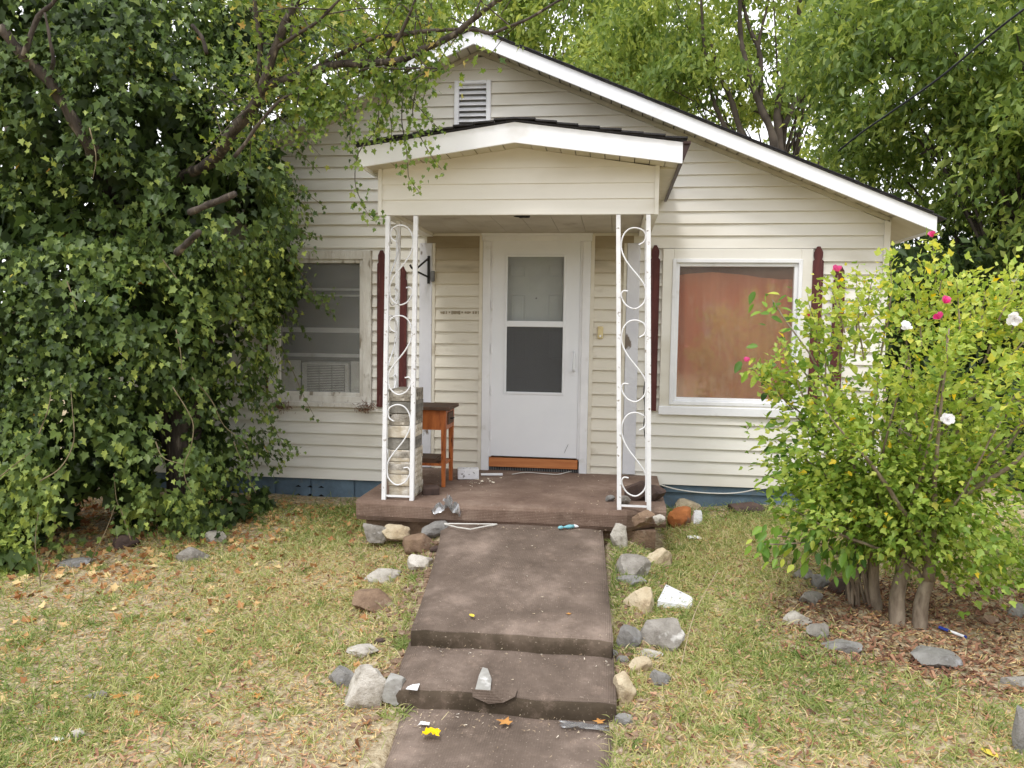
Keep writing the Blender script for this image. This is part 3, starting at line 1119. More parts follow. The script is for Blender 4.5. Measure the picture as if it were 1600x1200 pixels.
for a, b, yy in ((325, 340, 0.03), (370, 382, 0.05), (610, 645, 0.02), (797, 822, 0.03)):
    MB().box(x0 + 0.1, x1 - 0.1, yy, yy + 0.03, lz(b), lz(a)).build("rail", "trim_white", lw)
MB().box(x0 + 0.1, x1 - 0.1, 0.09, 0.095, lz(800), z1 - 0.1).build("pane", "glass_door", lw)
MB().box(x0 + 0.05, x1 - 0.05, 0.3, 0.32, z0, z1).build("blind", "room_grey", lw)
ax0, ax1 = at(472, 600, 0.02)[0], at(545, 600, 0.02)[0]
ac = MB().box(ax0, ax1, 0.01, 0.28, lz(1095), lz(862)).build("air_conditioner", "ac_plastic", lw, bevel=0.01)
for k in range(3):
    a = at(480 + 20 * k, 600, 0.0)[0]
    b = at(498 + 20 * k, 600, 0.0)[0]
    MB().box(a - 0.004, b + 0.004, 0.004, 0.0097, lz(1074), lz(878)).build("grille_backing", "metal_grey", ac)
    for j in range(16):
        zc = lz(1072) + (lz(880) - lz(1072)) * (j + 0.5) / 16
        MB().box(a, b, -0.004, 0.0035, zc - 0.0035, zc + 0.0035).build("grille_slat", "ac_plastic", ac)
MB().box(ax1 + 0.02, x1 - 0.12, 0.03, 0.04, lz(1095), lz(850)).build("filler_panel", "ac_plastic", lw)
MB().box(x0 + 0.12, ax0 - 0.02, 0.03, 0.04, lz(1095), lz(850)).build("filler_panel", "ac_plastic", lw)
for (px, py, s) in ((573, 634, 0.05), (440, 632, 0.05)):
    p = at(px, py, -0.07)
    P = p + RNG.normal(size=(160, 3)) * np.array((s, 0.02, 0.018))
    P[:, 2] -= np.abs(RNG.normal(size=160)) * 0.02
    leaves("old_nest", T_CHIP, P, rnd3(160), rnd3(160), RNG.uniform(0.02, 0.05, 160), RNG.uniform(0, 0.6, 160), "mulch", lw, W=np.full(160, 0.008), kind="stuff")


# --- picket shutters
def picket(parent, px, ytop, zbot, wpx=15, Y=-0.045):
    p = at(px, ytop, Y)
    w = wpx / 1230 * depth(p)
    x, zt_ = p[0], p[2]
    a, b = x - w / 2, x + w / 2
    e = 0.16 * w
    poly = [(a, zbot), (b, zbot), (b, zt_ - 0.13), (b - e, zt_ - 0.115), (b - e * 0.6, zt_ - 0.085), (b - e * 0.6, zt_ - 0.05), (x + 0.012, zt_), (x - 0.012, zt_),
            (a + e * 0.6, zt_ - 0.05), (a + e * 0.6, zt_ - 0.085), (a + e, zt_ - 0.115), (a, zt_ - 0.13)]
    MB().prism_y(poly, Y, Y + 0.022).build("picket", "picket", parent)


sh = part_empty("shutter", (1.85, -0.03, 1.6))
tag(sh, "reddish-brown picket shutter between the picture window and the flowering shrub")
picket(sh, 1280, 385, 0.93, 16)
picket(sh, 1313, 415, 0.93, 17)
sh = part_empty("shutter", (0.37, -0.03, 1.6))
tag(sh, "single reddish-brown picket between the porch post and the picture window")
picket(sh, 1024.5, 383, float(at(1024, 642, -0.045)[2]), 15)
sh = part_empty("shutter", (-2.2, -0.03, 1.6))
tag(sh, "dark brown picket shutter seen through the scrolled iron post")
picket(sh, 596, 391, 0.93, 14)
picket(sh, 628, 416, 0.93, 15)
sh = part_empty("shutter", (-3.5, -0.03, 1.6))
tag(sh, "dark brown picket shutter half hidden by ivy")
picket(sh, 421, 390, 0.93, 15)

# --- front door: frame, storm door, inner door, threshold
df = part_empty("door_frame", (-0.73, 0, 0.4))
x0, x1, z0, z1 = DR
for a in ((x0, x0 + 0.075, z0, z1 - 0.08), (x1 - 0.075, x1, z0, z1 - 0.08)):
    MB().box(a[0], a[1], -0.035, 0.03, a[2], a[3]).build("jamb", "trim_white", df, bevel=0.005)
for a in ((x0 - 0.035, x0 - 0.002), (x1 + 0.002, x1 + 0.035)):
    MB().box(a[0], a[1], -0.026, 0.0, z0, z1 - 0.02).build("side_trim", "siding_porch", df)
MB().box(x0 - 0.01, x1 + 0.01, -0.042, 0.03, z1 - 0.08, z1 - 0.03).build("head_trim", "trim_white", df, bevel=0.005)
MB().box(x0 - 0.015, x1 + 0.015, -0.055, 0.03, z1 - 0.03, z1 - 0.005).build("head_moulding", "trim_white", df, bevel=0.006)
for a in ((x0 + 0.075, x0 + 0.095), (x1 - 0.095, x1 - 0.075)):
    MB().box(a[0], a[1], -0.022, 0.03, z0 + 0.15, z1 - 0.08).build("stop", "trim_white", df)

DX0, DX1, DZ0, DZ1 = -1.14, -0.322, 0.492, 2.522
sd_ = part_empty("storm_door", (-0.73, -0.02, 0.49))
tag(sd_, "white storm door with glass above and dark screen below")
wx0, wx1 = float(at(792, 500, -0.03)[0]), float(at(880, 500, -0.03)[0])
wz0, wz1 = float(at(836, 613, -0.03)[2]), float(at(836, 401, -0.03)[2])
zm0, zm1 = float(at(836, 511, -0.03)[2]), float(at(836, 505, -0.03)[2])
for n_, a in (("stile", (DX0, wx0, DZ0, DZ1)), ("stile", (wx1, DX1, DZ0, DZ1)), ("top_rail", (wx0, wx1, wz1, DZ1)), ("kick_panel", (wx0, wx1, DZ0, wz0))):
    MB().box(a[0], a[1], -0.03, 0.005, a[2], a[3]).build(n_, "door_white", sd_)
frame4(wx0 - 0.022, wx1 + 0.022, wz0 - 0.022, wz1 + 0.022, 0.024, -0.038, -0.028, "glazing_frame", "door_white", sd_)
MB().box(wx0, wx1, -0.036, -0.005, zm0, zm1 + 0.02).build("mid_rail", "door_white", sd_, bevel=0.004)
MB().box(wx0, wx1, -0.018, -0.014, zm1 + 0.02, wz1).build("glass_pane", "glass_door", sd_)
MB().box(wx0, wx1, -0.018, -0.014, wz0, zm0).build("insect_screen", "screen_door", sd_)
hx = float(at(897, 560, -0.04)[0])
hz = float(at(897, 565, -0.04)[2])
m = MB().tube(catmull([(hx, -0.035, hz + 0.09), (hx, -0.075, hz + 0.075), (hx, -0.08, hz), (hx, -0.075, hz - 0.075), (hx, -0.035, hz - 0.09)], 4), 0.010, 6)
m.box(hx - 0.016, hx + 0.016, -0.036, -0.03, hz + 0.07, hz + 0.13)
m.box(hx - 0.016, hx + 0.016, -0.036, -0.03, hz - 0.13, hz - 0.07)
m.build("handle", "door_white", sd_, smooth=False)
for v in (410, 478, 545, 610, 680):
    zc = float(at(770, v, -0.03)[2])
    MB().tube([(DX0 - 0.004, -0.032, zc - 0.045), (DX0 - 0.004, -0.032, zc + 0.045)], 0.008, 8).build("hinge", "trim_white", sd_)
MB().bar((DX1 - 0.115, -0.0315, DZ0 + 0.05), (DX1 - 0.08, -0.0315, DZ0 + 0.13), 0.006, 0.003).build("scratch_mark", "metal_grey", sd_)

fd = part_empty("front_door", (-0.73, 0.08, 0.49))
tag(fd, "off-white panelled front door behind the storm door")
MB().box(DX0 - 0.02, DX1 + 0.02, 0.08, 0.12, DZ0 - 0.05, DZ1).build("door_leaf", "inner_door", fd)
for (px0, px1, py0, py1) in ((798, 822, 414, 432), (856, 879, 414, 432), (798, 822, 460, 508), (856, 879, 460, 508), (798, 822, 520, 560), (856, 879, 520, 560),
                             (798, 824, 588, 640), (857, 880, 588, 640)):
    a, b = at(px0, py1, 0.08), at(px1, py0, 0.08)
    frame4(a[0], b[0], a[2], b[2], 0.014, 0.072, 0.0795, "panel_moulding", "inner_door", fd)
    MB().box(a[0] + 0.03, b[0] - 0.03, 0.074, 0.0795, a[2] + 0.03, b[2] - 0.03).build("panel", "inner_door", fd, bevel=0.002)
pk = at(838, 466, 0.075)
MB().tube([(pk[0], 0.07, pk[2]), (pk[0], 0.079, pk[2])], 0.008, 8).build("peephole", "metal_grey", fd)
dd = at(866, 571, 0.075)
MB().tube([(dd[0] + 0.2, 0.02, dd[2] - 0.05), (dd[0] + 0.2, 0.079, dd[2] - 0.05)], 0.028, 10).build("door_knob", "metal_grey", fd)

th = part_empty("threshold", (-0.73, -0.02, 0.36))
tag(th, "orange-brown wooden threshold board under the storm door")
MB().box(-1.158, -0.312, -0.028, 0.06, 0.385, 0.472).build("board", "threshold_wood", th, bevel=0.003)
MB().box(-1.158, -0.30, 0.0, 0.06, 0.345, 0.384).build("backing", "dark", th)
for k in range(52):
    x = -1.15 + k * 0.0163
    MB().box(x, x + 0.007, -0.012, -0.002, 0.352, 0.384).build("rib", "metal_grey", th)

# --- white pilaster boards where the porch meets the wall
for (xa, xb, za) in ((-1.845, -1.725, 0.355), (0.108, 0.225, 0.36)):
    MB().box(xa, xb, -0.035, -0.002, za, 2.5).build("pilaster", "peeling_board", house, bevel=0.003)
MB().box(-1.722, -1.695, -0.03, -0.002, 0.355, 2.5).build("edge_trim", "siding_porch", house)
MB().box(0.078, 0.105, -0.03, -0.002, 0.355, 2.5).build("edge_trim", "siding_porch", house)

# --- doorbell box beside the door
p = at(938, 520, -0.03)
db = MB().box(p[0] - 0.026, p[0] + 0.026, -0.04, -0.012, p[2] - 0.055, p[2] + 0.06).build("doorbell_box", "ivory_plastic", house, bevel=0.006)
MB().tube([(p[0], -0.042, p[2] - 0.03), (p[0], -0.05, p[2] - 0.03)], 0.01, 10).build("button", "plastic_white", db)

# --- old number-plate stain, flat grime on the boards beside the door
pm("grime", lin(168, 157, 136), lin(140, 128, 106), scale=20, rough=0.8)
gm_ = []
for k in range(15):
    px = 690 + k * 4.1 + random.uniform(-1, 1)
    a = at(px, 487.5, -0.018)
    h = random.uniform(0.012, 0.032)
    w = random.uniform(0.005, 0.014)
    m = MB().box(a[0] - w, a[0] + w, -0.0185, -0.006, a[2] - h * 0.8, a[2] + h * 0.35)
    m.build("grime_spot", "grime", wall)

# ------------------------------------------------------------------ porch
BX0, BX1, BY = -1.815, 0.305, -1.45
beam = part_empty("porch_beam", (-0.755, BY, 2.56))
AX, APZ, PSL = -0.735, 3.055, 0.14
# beam boxes: front gable box of siding boards, side boxes back to the wall


def prake(x):
    return APZ - PSL * abs(x - AX)


zs = [2.557, 2.672, 2.787, 2.902, 3.06]
for i in range(4):
    z0_, z1_ = zs[i], zs[i + 1]
    pts = []
    xa, xb = BX0 + 0.03, BX1 - 0.03

    def lim(z):
        w = (APZ - z) / PSL
        return max(xa, AX - w), min(xb, AX + w)
    if i < 2:
        poly = [(xa, z0_), (xb, z0_), (xb, z1_), (xa, z1_)]
    else:
        poly = [(xa, z0_), (xb, z0_)] if i == 2 else [(lim(z0_)[0], z0_), (lim(z0_)[1], z0_)]
        if i == 2:
            zl, zr = prake(xa), prake(xb)
            poly += [(xb, min(z1_, zr)), (lim(z1_)[1], min(z1_, prake(lim(z1_)[1]))), (lim(z1_)[0], z1_), (xa, min(z1_, zl))]
        else:
            poly += [(AX, APZ)]
    # leaning face
    vs, n_ = [], len(poly)
    for (x, z) in poly:
        t = (z - z0_) / 0.115
        vs.append((x, BY - 0.012 + 0.01 * t, z))
    for (x, z) in poly:
        vs.append((x, BY + 0.03, z))
    fs = [tuple(range(n_)), tuple(range(2 * n_ - 1, n_ - 1, -1))] + [(k, k + n_, (k + 1) % n_ + n_, (k + 1) % n_) for k in range(n_)]
    MB().add(vs, fs).build("siding_board", "siding", beam)
for xa, xb in ((BX0, BX0 + 0.03), (BX1 - 0.03, BX1)):
    MB().box(xa, xb, BY - 0.02, BY + 0.03, 2.553, prake(BX0 + 0.02)).build("corner_trim", "siding", beam)
for xa, xb in ((BX0, BX0 + 0.1), (BX1 - 0.1, BX1)):
    MB().box(xa, xb, BY + 0.031, -0.04, 2.56, 2.9).build("side_beam", "siding", beam)
MB().box(BX0 + 0.1, BX1 - 0.1, BY + 0.031, BY + 0.09, 2.575, 2.7).build("inner_beam", "ceiling", beam)
for i in range(8):
    a = BX0 + 0.1 + (BX1 - BX0 - 0.2) * i / 8
    b = BX0 + 0.1 + (BX1 - BX0 - 0.2) * (i + 1) / 8
    MB().box(a, b - 0.003, BY + 0.092, -0.02, 2.592, 2.61).build("ceiling_board", "ceiling", beam)
p = at(815, 337, -1.2)
q_ = []
for k in range(16):
    a = 2 * math.pi * k / 16
    r_ = random.uniform(0.6, 1.0)
    q_.append((p[0] + 0.075 * r_ * math.cos(a), -1.15 + 0.1 * r_ * math.sin(a)))
MB().prism_z(q_, 2.586, 2.591).build("ceiling_hole", "dark", beam)

proof = part_empty("porch_roof", (AX, -0.9, 3.0))
PY = -1.72
for s, xx in ((-1, -1.885), (1, 0.447)):
    zb0, zt0 = 3.03, 3.172
    zb1, zt1 = 2.868, 3.012
    pts = [(AX, zb0), (xx, zb1), (xx, zt1), (AX, zt0)]
    MB().prism_y(pts if s > 0 else pts[::-1], PY, PY + 0.022).build("fascia", "fascia", proof)
    # deck
    vs = [(AX, PY - 0.01, 3.176), (xx + s * 0.02, PY - 0.01, 3.016), (xx + s * 0.02, -0.0, 3.016), (AX, -0.0, 3.176)]
    vs2 = [(x, y, z + 0.012) for x, y, z in vs]
    MB().add(vs + vs2, [(0, 1, 2, 3), (7, 6, 5, 4), (0, 4, 5, 1), (1, 5, 6, 2), (2, 6, 7, 3), (3, 7, 4, 0)]).build("deck", "shingle", proof)
    # shingles: rows of tabs stepping down the slope
    L = abs(xx - AX) + 0.03
    nt = 8
    for row in range(5):
        y0_ = PY - 0.03 + row * 0.35
        for k in range(nt):
            a = AX + s * L * k / nt
            b = AX + s * L * (k + 1) / nt
            za = 3.19 - PSL * abs(a - AX) + random.uniform(-0.002, 0.003)
            zb = 3.19 - PSL * abs(b - AX) + 0.010 + random.uniform(-0.002, 0.005)
            vs = [(a, y0_, za), (b, y0_, zb), (b, y0_ + 0.345, zb), (a, y0_ + 0.345, za)]
            vs2 = [(x, y, z + 0.011) for x, y, z in vs]
            MB().add(vs + vs2, [(0, 1, 2, 3), (7, 6, 5, 4), (0, 4, 5, 1), (1, 5, 6, 2), (2, 6, 7, 3), (3, 7, 4, 0)]).build("shingle", "shingle", proof)
    # front soffit planks
    L2 = abs(xx - AX)
    k = 11
    for i in range(k):
        a = AX + s * L2 * i / k
        b = AX + s * (L2 * (i + 1) / k - 0.006)
        za, zb = prake(a) - 0.002, prake(b) - 0.002
        o_ = 0.003 * (i % 2)
        vs = [(a, PY + 0.022, za - o_), (b, PY + 0.022, zb - o_), (b, BY + 0.01, zb - o_), (a, BY + 0.01, za - o_)]
        vs2 = [(x, y, z + 0.015) for x, y, z in vs]
        MB().add(vs + vs2, [(0, 1, 2, 3), (7, 6, 5, 4), (0, 4, 5, 1), (1, 5, 6, 2), (2, 6, 7, 3), (3, 7, 4, 0)]).build("soffit_plank", "soffit", proof)
    # side soffit and side fascia
    xb_ = BX0 if s < 0 else BX1
    x0_, x1_ = sorted((xb_ + s * 0.002, xx - s * 0.002))
    MB().box(x0_, x1_, BY + 0.012, -0.03, 2.885, 2.9).build("side_soffit", "soffit", proof)
    x0_, x1_ = sorted((xx, xx - s * 0.02))
    MB().box(x0_, x1_, PY + 0.024, -0.03, 2.872, 3.01).build("side_fascia", "fascia" if s < 0 else "brown_metal", proof)
o = MB().box(0.448, 0.50, PY - 0.012, -0.03, 3.0, 3.016).build("drip_edge", "brown_metal", proof)
m = MB().add([(0.449, PY + 0.0, 2.872), (0.452, PY + 0.02, 2.872), (0.498, PY + 0.02, 3.0), (0.449, PY + 0.0, 3.0), (0.449, -0.05, 2.872), (0.498, -0.05, 3.0), (0.449, -0.05, 3.0)],
             [(0, 1, 2, 3), (1, 4, 5, 2), (4, 6, 5), (0, 3, 6, 4), (0, 4, 1), (3, 2, 5, 6)])
m.build("gutter", "brown_metal", proof)

# porch slab, carpeted, with a rounded front edge
m = MB()
n_ = 24
prof = [(0.02, 0.35), (-1.46, 0.348), (-1.50, 0.340), (-1.515, 0.315), (-1.512, 0.225), (-1.49, 0.19), (-1.2, 0.18)]
vs, fs = [], []
xa, xb = -1.975, 0.43
for i in range(n_ + 1):
    x = xa + (xb - xa) * i / n_
    for j, (y, z) in enumerate(prof):
        wob = 0.006 * math.sin(x * 4 + j) if 1 <= j <= 5 else 0
        cut = 0.0
        if x > 0.12 and 1 <= j:
            cut = min(0.16, (x - 0.12) * 0.9)
        vs.append((x, y + wob + cut, z + 0.25 * wob))
k = len(prof)
for i in range(n_):
    for j in range(k - 1):
        a = i * k + j
        fs.append((a, a + 1, a + k + 1, a + k))
fs.append(tuple(range(k)))
fs.append(tuple(n_ * k + j for j in range(k - 1, -1, -1)))
m.add(vs, fs)
slab = m.build("porch_slab", "carpet_porch", house)
tag(slab, "porch slab covered in brown outdoor carpet")
MB().box(-1.92, 0.35, -1.42, 0.02, -0.2, 0.179).build("base", "rock_brown", slab)


# scrolled iron posts
S_CURVE = [(0.72, .21), (0.93, .17), (1.0, .10), (.9, .035), (.6, .0), (.3, .02), (.08, .1), (.0, .22), (.08, .33), (.3, .45), (.7, .6), (.93, .7), (1.0, .8),
           (.93, .92), (.6, 1.0), (.25, .97), (.05, .89), (0, .82), (.1, .78), (.28, .785)]


def iron_post(label, tl, tr, bl, br, mirror, ybreaks, back_dy):
    """tl..br: pixel ends of the two front uprights; ybreaks: pixel spans of the scrolls"""
    Y = BY
    TL, TR, BL, BR = (at(*p, Y) for p in (tl, tr, bl, br))
    for p in (TL, TR):
        p[2] = 2.552
    for p in (BL, BR):
        p[2] = 0.346
    root_ = part_empty("porch_post", (TL + BR) / 2 * np.array((1, 1, 0)) + np.array((0, 0, 0.346)))
    tag(root_, label)
    w = 0.032
    MB().bar(BL, TL, w, w, up=(0, 1, 0)).build("upright", "iron_white", root_)
    MB().bar(BR, TR, w, w, up=(0, 1, 0)).build("upright", "iron_white", root_)
    # third upright of the corner, towards the house
    side_t, side_b = (TL, BL) if mirror else (TR, BR)
    B3 = side_b + np.array((0, back_dy, 0))
    T3 = side_t + np.array((0, back_dy, 0))
    MB().bar(B3, T3, w, w, up=(0, 1, 0)).build("upright", "iron_white", root_)
    MB().bar(BL + np.array((0, 0, 0.03)), BR + np.array((0, 0, 0.03)), 0.014).build("rail", "iron_white", root_)
    for a, b in ybreaks:
        za, zb = float(at(tl[0], a, Y)[2]), float(at(tl[0], b, Y)[2])
        ta = (2.552 - za) / 2.206
        tb = (2.552 - zb) / 2.206
        pts, pts3 = [], []
        for u, v in S_CURVE:
            uu = 1 - u if mirror else u
            t = ta + (tb - ta) * v
            L_ = TL + (BL - TL) * t
            R_ = TR + (BR - TR) * t
            inset = 0.02
            wv = (R_[0] - L_[0]) - 2 * inset
            pts.append((L_[0] + inset + wv * uu, Y + 0.004 * math.sin(9 * v), L_[2]))
            S_ = (L_ if mirror else R_)
            pts3.append((S_[0] + 0.004 * math.sin(9 * v), Y + 0.02 + (back_dy - 0.04) * uu, L_[2]))
        MB().tube(catmull(pts, 5), 0.0062, 6).build("scroll", "iron_white", root_, smooth=True)
        MB().tube(catmull(pts3, 4), 0.0062, 5).build("scroll", "iron_white", root_, smooth=True)


iron_post("white scrolled iron porch post standing in front of the brick stack", (606.5, 340), (650, 340), (600, 779), (643.5, 784), True,
          ((352, 476), (493, 616), (632, 757)), 0.30)
iron_post("white scrolled iron porch post between the door and the picture window", (966, 340), (1013, 340), (967.5, 790), (1014, 793), False,
          ((356, 482), (500, 627), (644, 774)), 0.30)


# ================================================================== things on the porch
# cored bricks stacked behind the post
ORD = ["bottom", "second", "third", "fourth", "fifth", "sixth", "seventh", "eighth", "top"]
BM = ["brick_tan", "brick_tan", "brick_tan", "brick_tan", "brick_dark", "brick_tan", "brick_grey", "brick_dark", "brick_grey"]
BL_ = ["bottom tan cored brick of the porch stack", "tan cored brick second from the bottom of the porch stack",
       "whitish tan cored brick third from the bottom of the stack", "pale mortar-smeared cored brick fourth from the bottom of the stack",
       "grey cored brick in the very middle of the porch stack", "pale tan cored brick fourth from the top of the stack",
       "grey mortar-capped cored brick third from the top of the stack", "dark grey cored brick second from the top of the stack",
       "topmost grey cored brick of the porch stack"]
zb = 0.352
for k in range(9):
    h = 0.096
    jx, jy = random.uniform(-0.006, 0.006), random.uniform(-0.012, 0.012)
    x0, x1, y0, y1 = -1.748 + jx, -1.548 + jx, -1.40 + jy, -1.09 + jy
    root_ = empty("cored_brick", (-1.65 + jx, -1.24 + jy, zb))
    tag(root_, BL_[k], "brick", "bricks stacked on the porch")
    # body: leave real holes in the side facing the door
    m = MB()
    xi = x1 - 0.03
    m.box(x0, xi, y0, y1, zb, zb + h - 0.004)
    hz0, hz1 = zb + 0.03, zb + 0.062
    m2 = MB()
    m2.box(xi, x1, y0, y1, zb, hz0)
    m2.box(xi, x1, y0, y1, hz1, zb + h - 0.004)
    ys = [y0, y0 + 0.045]
    span = (y1 - y0 - 0.03) / 4
    e = y0
    for j in range(4):
        c = y0 + 0.03 + span * j
        m2.box(xi, x1, e, c, hz0, hz1)
        e = c + span * 0.62
    m2.box(xi, x1, e, y1, hz0, hz1)
    body = m.build("body", BM[k], root_, bevel=0.004)
    m2.build("cored_face", BM[k], root_)
    # lumpy old mortar on some
    if k in (2, 3, 6, 8):
        P = []
        vs, fs = [], []
        nx, ny = 9, 4
        for jj in range(ny + 1):
            for ii in range(nx + 1):
                x = x0 + 0.01 + (x1 - x0 - 0.03) * ii / nx
                z = zb + 0.03 + 0.055 * jj / ny
                edge = jj in (0, ny) or ii in (0, nx)
                vs.append((x, y0 - (0.0 if edge else random.uniform(0.003, 0.012)), z + random.uniform(-0.006, 0.004)))
        for jj in range(ny):
            for ii in range(nx):
                a = jj * (nx + 1) + ii
                fs.append((a, a + 1, a + nx + 2, a + nx + 1))
        MB().add(vs, fs).build("mortar", "rock_pale", root_, smooth=True)
    zb += h

# wooden stand
sx1, sy0 = -1.385, -0.93
st = empty("wooden_stand", (sx1 - 0.2, sy0 + 0.18, 0.35))
tag(st, "small orange-brown wooden stand beside the brick stack", "stand")
sy1, sx0, stz = -0.58, -1.80, 1.03
MB().box(sx0 - 0.02, sx1 + 0.035, sy0 - 0.03, sy1 + 0.03, stz - 0.022, stz + 0.006).build("top", "stand_top", st, bevel=0.004)
for (x, y) in ((sx1 - 0.045, sy0), (sx1 - 0.045, sy1 - 0.045), (sx0, sy0), (sx0, sy1 - 0.045)):
    m = MB()
    t = 0.008
    vs = [(x + t, y + t, 0.352), (x + 0.045 - t, y + t, 0.352), (x + 0.045 - t, y + 0.045 - t, 0.352), (x + t, y + 0.045 - t, 0.352),
          (x, y, stz - 0.022), (x + 0.045, y, stz - 0.022), (x + 0.045, y + 0.045, stz - 0.022), (x, y + 0.045, stz - 0.022)]
    m.add(vs, [(0, 3, 2, 1), (4, 5, 6, 7), (0, 1, 5, 4), (1, 2, 6, 5), (2, 3, 7, 6), (3, 0, 4, 7)])
    m.build("leg", "stand_wood", st)
MB().box(sx0 + 0.045, sx1 - 0.045, sy0 + 0.004, sy0 + 0.024, stz - 0.19, stz - 0.023).build("apron", "stand_wood", st)
MB().box(sx1 - 0.024, sx1 - 0.004, sy0 + 0.045, sy1 - 0.045, stz - 0.19, stz - 0.023).build("apron", "stand_wood", st)
dr_ = MB().box(sx1 - 0.0035, sx1 + 0.006, sy0 + 0.07, sy1 - 0.07, stz - 0.15, stz - 0.05).build("drawer", "stand_top", st)
MB().box(sx1 + 0.0065, sx1 + 0.03, (sy0 + sy1) / 2 - 0.03, (sy0 + sy1) / 2 + 0.03, stz - 0.11, stz - 0.1).build("pull", "black_iron", dr_)
MB().box(sx0 + 0.02, sx1 - 0.02, sy0 + 0.02, sy1 - 0.02, 0.53, 0.55).build("shelf", "stand_wood", st)
o = MB()
for k in range(5):
    a = random.uniform(-0.02, 0.02)
    o.box(sx0 + 0.05 + a, sx1 - 0.08 + a, sy0 + 0.04, sy1 - 0.05, 0.5505 + k * 0.008, 0.557 + k * 0.008)
o.build("paper_stack", "stand_top", st)

# black plant bracket on the pilaster
p = at(670, 420, -0.04)
br_ = MB()
x_, z_ = p[0], p[2]
br_.box(x_ - 0.012, x_ + 0.012, -0.05, -0.037, z_ - 0.14, z_ + 0.12)
br_.bar((x_, -0.045, z_ + 0.1), (x_ - 0.09, -0.2, z_ - 0.02), 0.014)
br_.bar((x_, -0.045, z_ - 0.08), (x_ - 0.09, -0.2, z_ - 0.03), 0.014)
br_.tube(catmull([(x_ - 0.085, -0.19, z_ - 0.02), (x_ - 0.11, -0.24, z_ - 0.01), (x_ - 0.125, -0.26, z_ + 0.02)], 4), 0.01, 6)
o = br_.build("plant_bracket", "black_iron", None, origin=(x_, -0.037, z_ - 0.14))
tag(o, "black iron triangular plant bracket screwed to the white pilaster", "bracket")
p = at(677, 432, -0.03)
o = MB().box(p[0] - 0.018, p[0] + 0.018, -0.07, -0.031, p[2] - 0.05, p[2] + 0.05).build("porch_switch", "metal_grey", None, origin=(p[0], -0.03, p[2] - 0.05), bevel=0.006)
tag(o, "small grey weathered box on the edge of the white pilaster beside the bracket", "box")


def slanted_box(name, label, cat, mat, c, size, rz, tilt=0.0, bevel=0.006):
    m = MB().box(-size[0] / 2, size[0] / 2, -size[1] / 2, size[1] / 2, 0, size[2])
    o = m.build(name, mat, bevel=bevel)
    o.location = c
    o.rotation_euler = (tilt, 0, rz)
    if label:
        tag(o, label, cat)
    return o


slanted_box("foam_block", "speckled white foam block lying on the porch by the stand", "foam block", "foam_white", (-1.27, -0.50, 0.352), (0.19, 0.1, 0.095), 0.22, 0.0)
o = MB().tube([(-1.18, -0.34, 0.363), (-0.985, -0.30, 0.363)], 0.012, 10).build("white_tube", "plastic_white", None, origin=(-1.1, -0.32, 0.352))
tag(o, "short white plastic tube lying on the porch below the door", "tube")
for k, (px, py, w, lb) in enumerate(((640 + 33, 770, 0.13, "broken brown tile leaning by the brick stack"), (672, 760, 0.12, "brown wood scrap lying behind the broken tile"))):
    c = atz(px, py, 0.36)
    slanted_box(("broken_tile", "wood_scrap")[k], lb, ("tile", "scrap")[k], "rock_dark" if k == 0 else "stand_top", (c[0], c[1], 0.354), (w, 0.1, 0.02 + 0.04 * (1 - k)), 0.3 - k, 0.1, 0.003)
P = np.array([atz(random.gauss(745, 14), random.gauss(754, 3.5), 0.352) for _ in range(40)])
leaves("foam_crumbs", T_CHIP, P + np.array((0, 0, 0.006)), rnd3(40) * np.array((1, 1, 0.2)), rnd3(40) * 0.4 + np.array((0, 0, 1)), RNG.uniform(0.006, 0.03, 40), RNG.uniform(0.8, 1, 40), "chaff", None, kind="stuff")
tag(bpy.data.objects["foam_crumbs"], "white foam crumbs scattered by the foam block")
# wire along the threshold
pts = [at(*p) for p in ()]
pts = [atz(px, py, 0.36) for px, py in ((800, 741), (822, 738), (850, 740), (872, 741), (890, 737), (912, 735), (940, 737))]
o = MB().tube(catmull(pts, 5), 0.004, 5).build("thin_wire", "cable_white", None, origin=tuple(pts[3]))
tag(o, "thin pale wire lying along the threshold of the door", "wire")
# white cable sagging along the foundation
pts = [at(px, py, -0.06) for px, py in ((1018, 753), (1040, 760), (1065, 766), (1100, 770), (1135, 771), (1160, 769), (1185, 764), (1210, 762))]
o = MB().tube(catmull(pts, 5), 0.006, 6).build("white_cable", "cable_white", None, origin=tuple(pts[0]))
tag(o, "white cable sagging in front of the blue foundation", "cable")
# black cable hanging along the right pilaster edge
pts = [at(px, py, -0.1) for px, py in ((1009, 590), (1006, 612), (1008, 640), (1006, 665), (1009, 690), (1011, 700))]
o = MB().tube(catmull(pts, 5), 0.005, 5).build("black_cable", "cable_black", None, origin=tuple(pts[0]))
tag(o, "short black cable dangling behind the iron post near the picture window", "cable")
# service drop to the house
pts = [at(1640, -15, -1.0), at(1560, 45, -0.6), at(1470, 120, -0.1), at(1400, 170, 0.3), at(1345, 208, 0.7), at(1310, 236, 1.0)]
o = MB().tube(catmull(pts, 6), 0.009, 6).build("utility_cable", "cable_black", None, origin=tuple(pts[-1]))
tag(o, "black overhead utility cable running down to the roof edge", "cable")


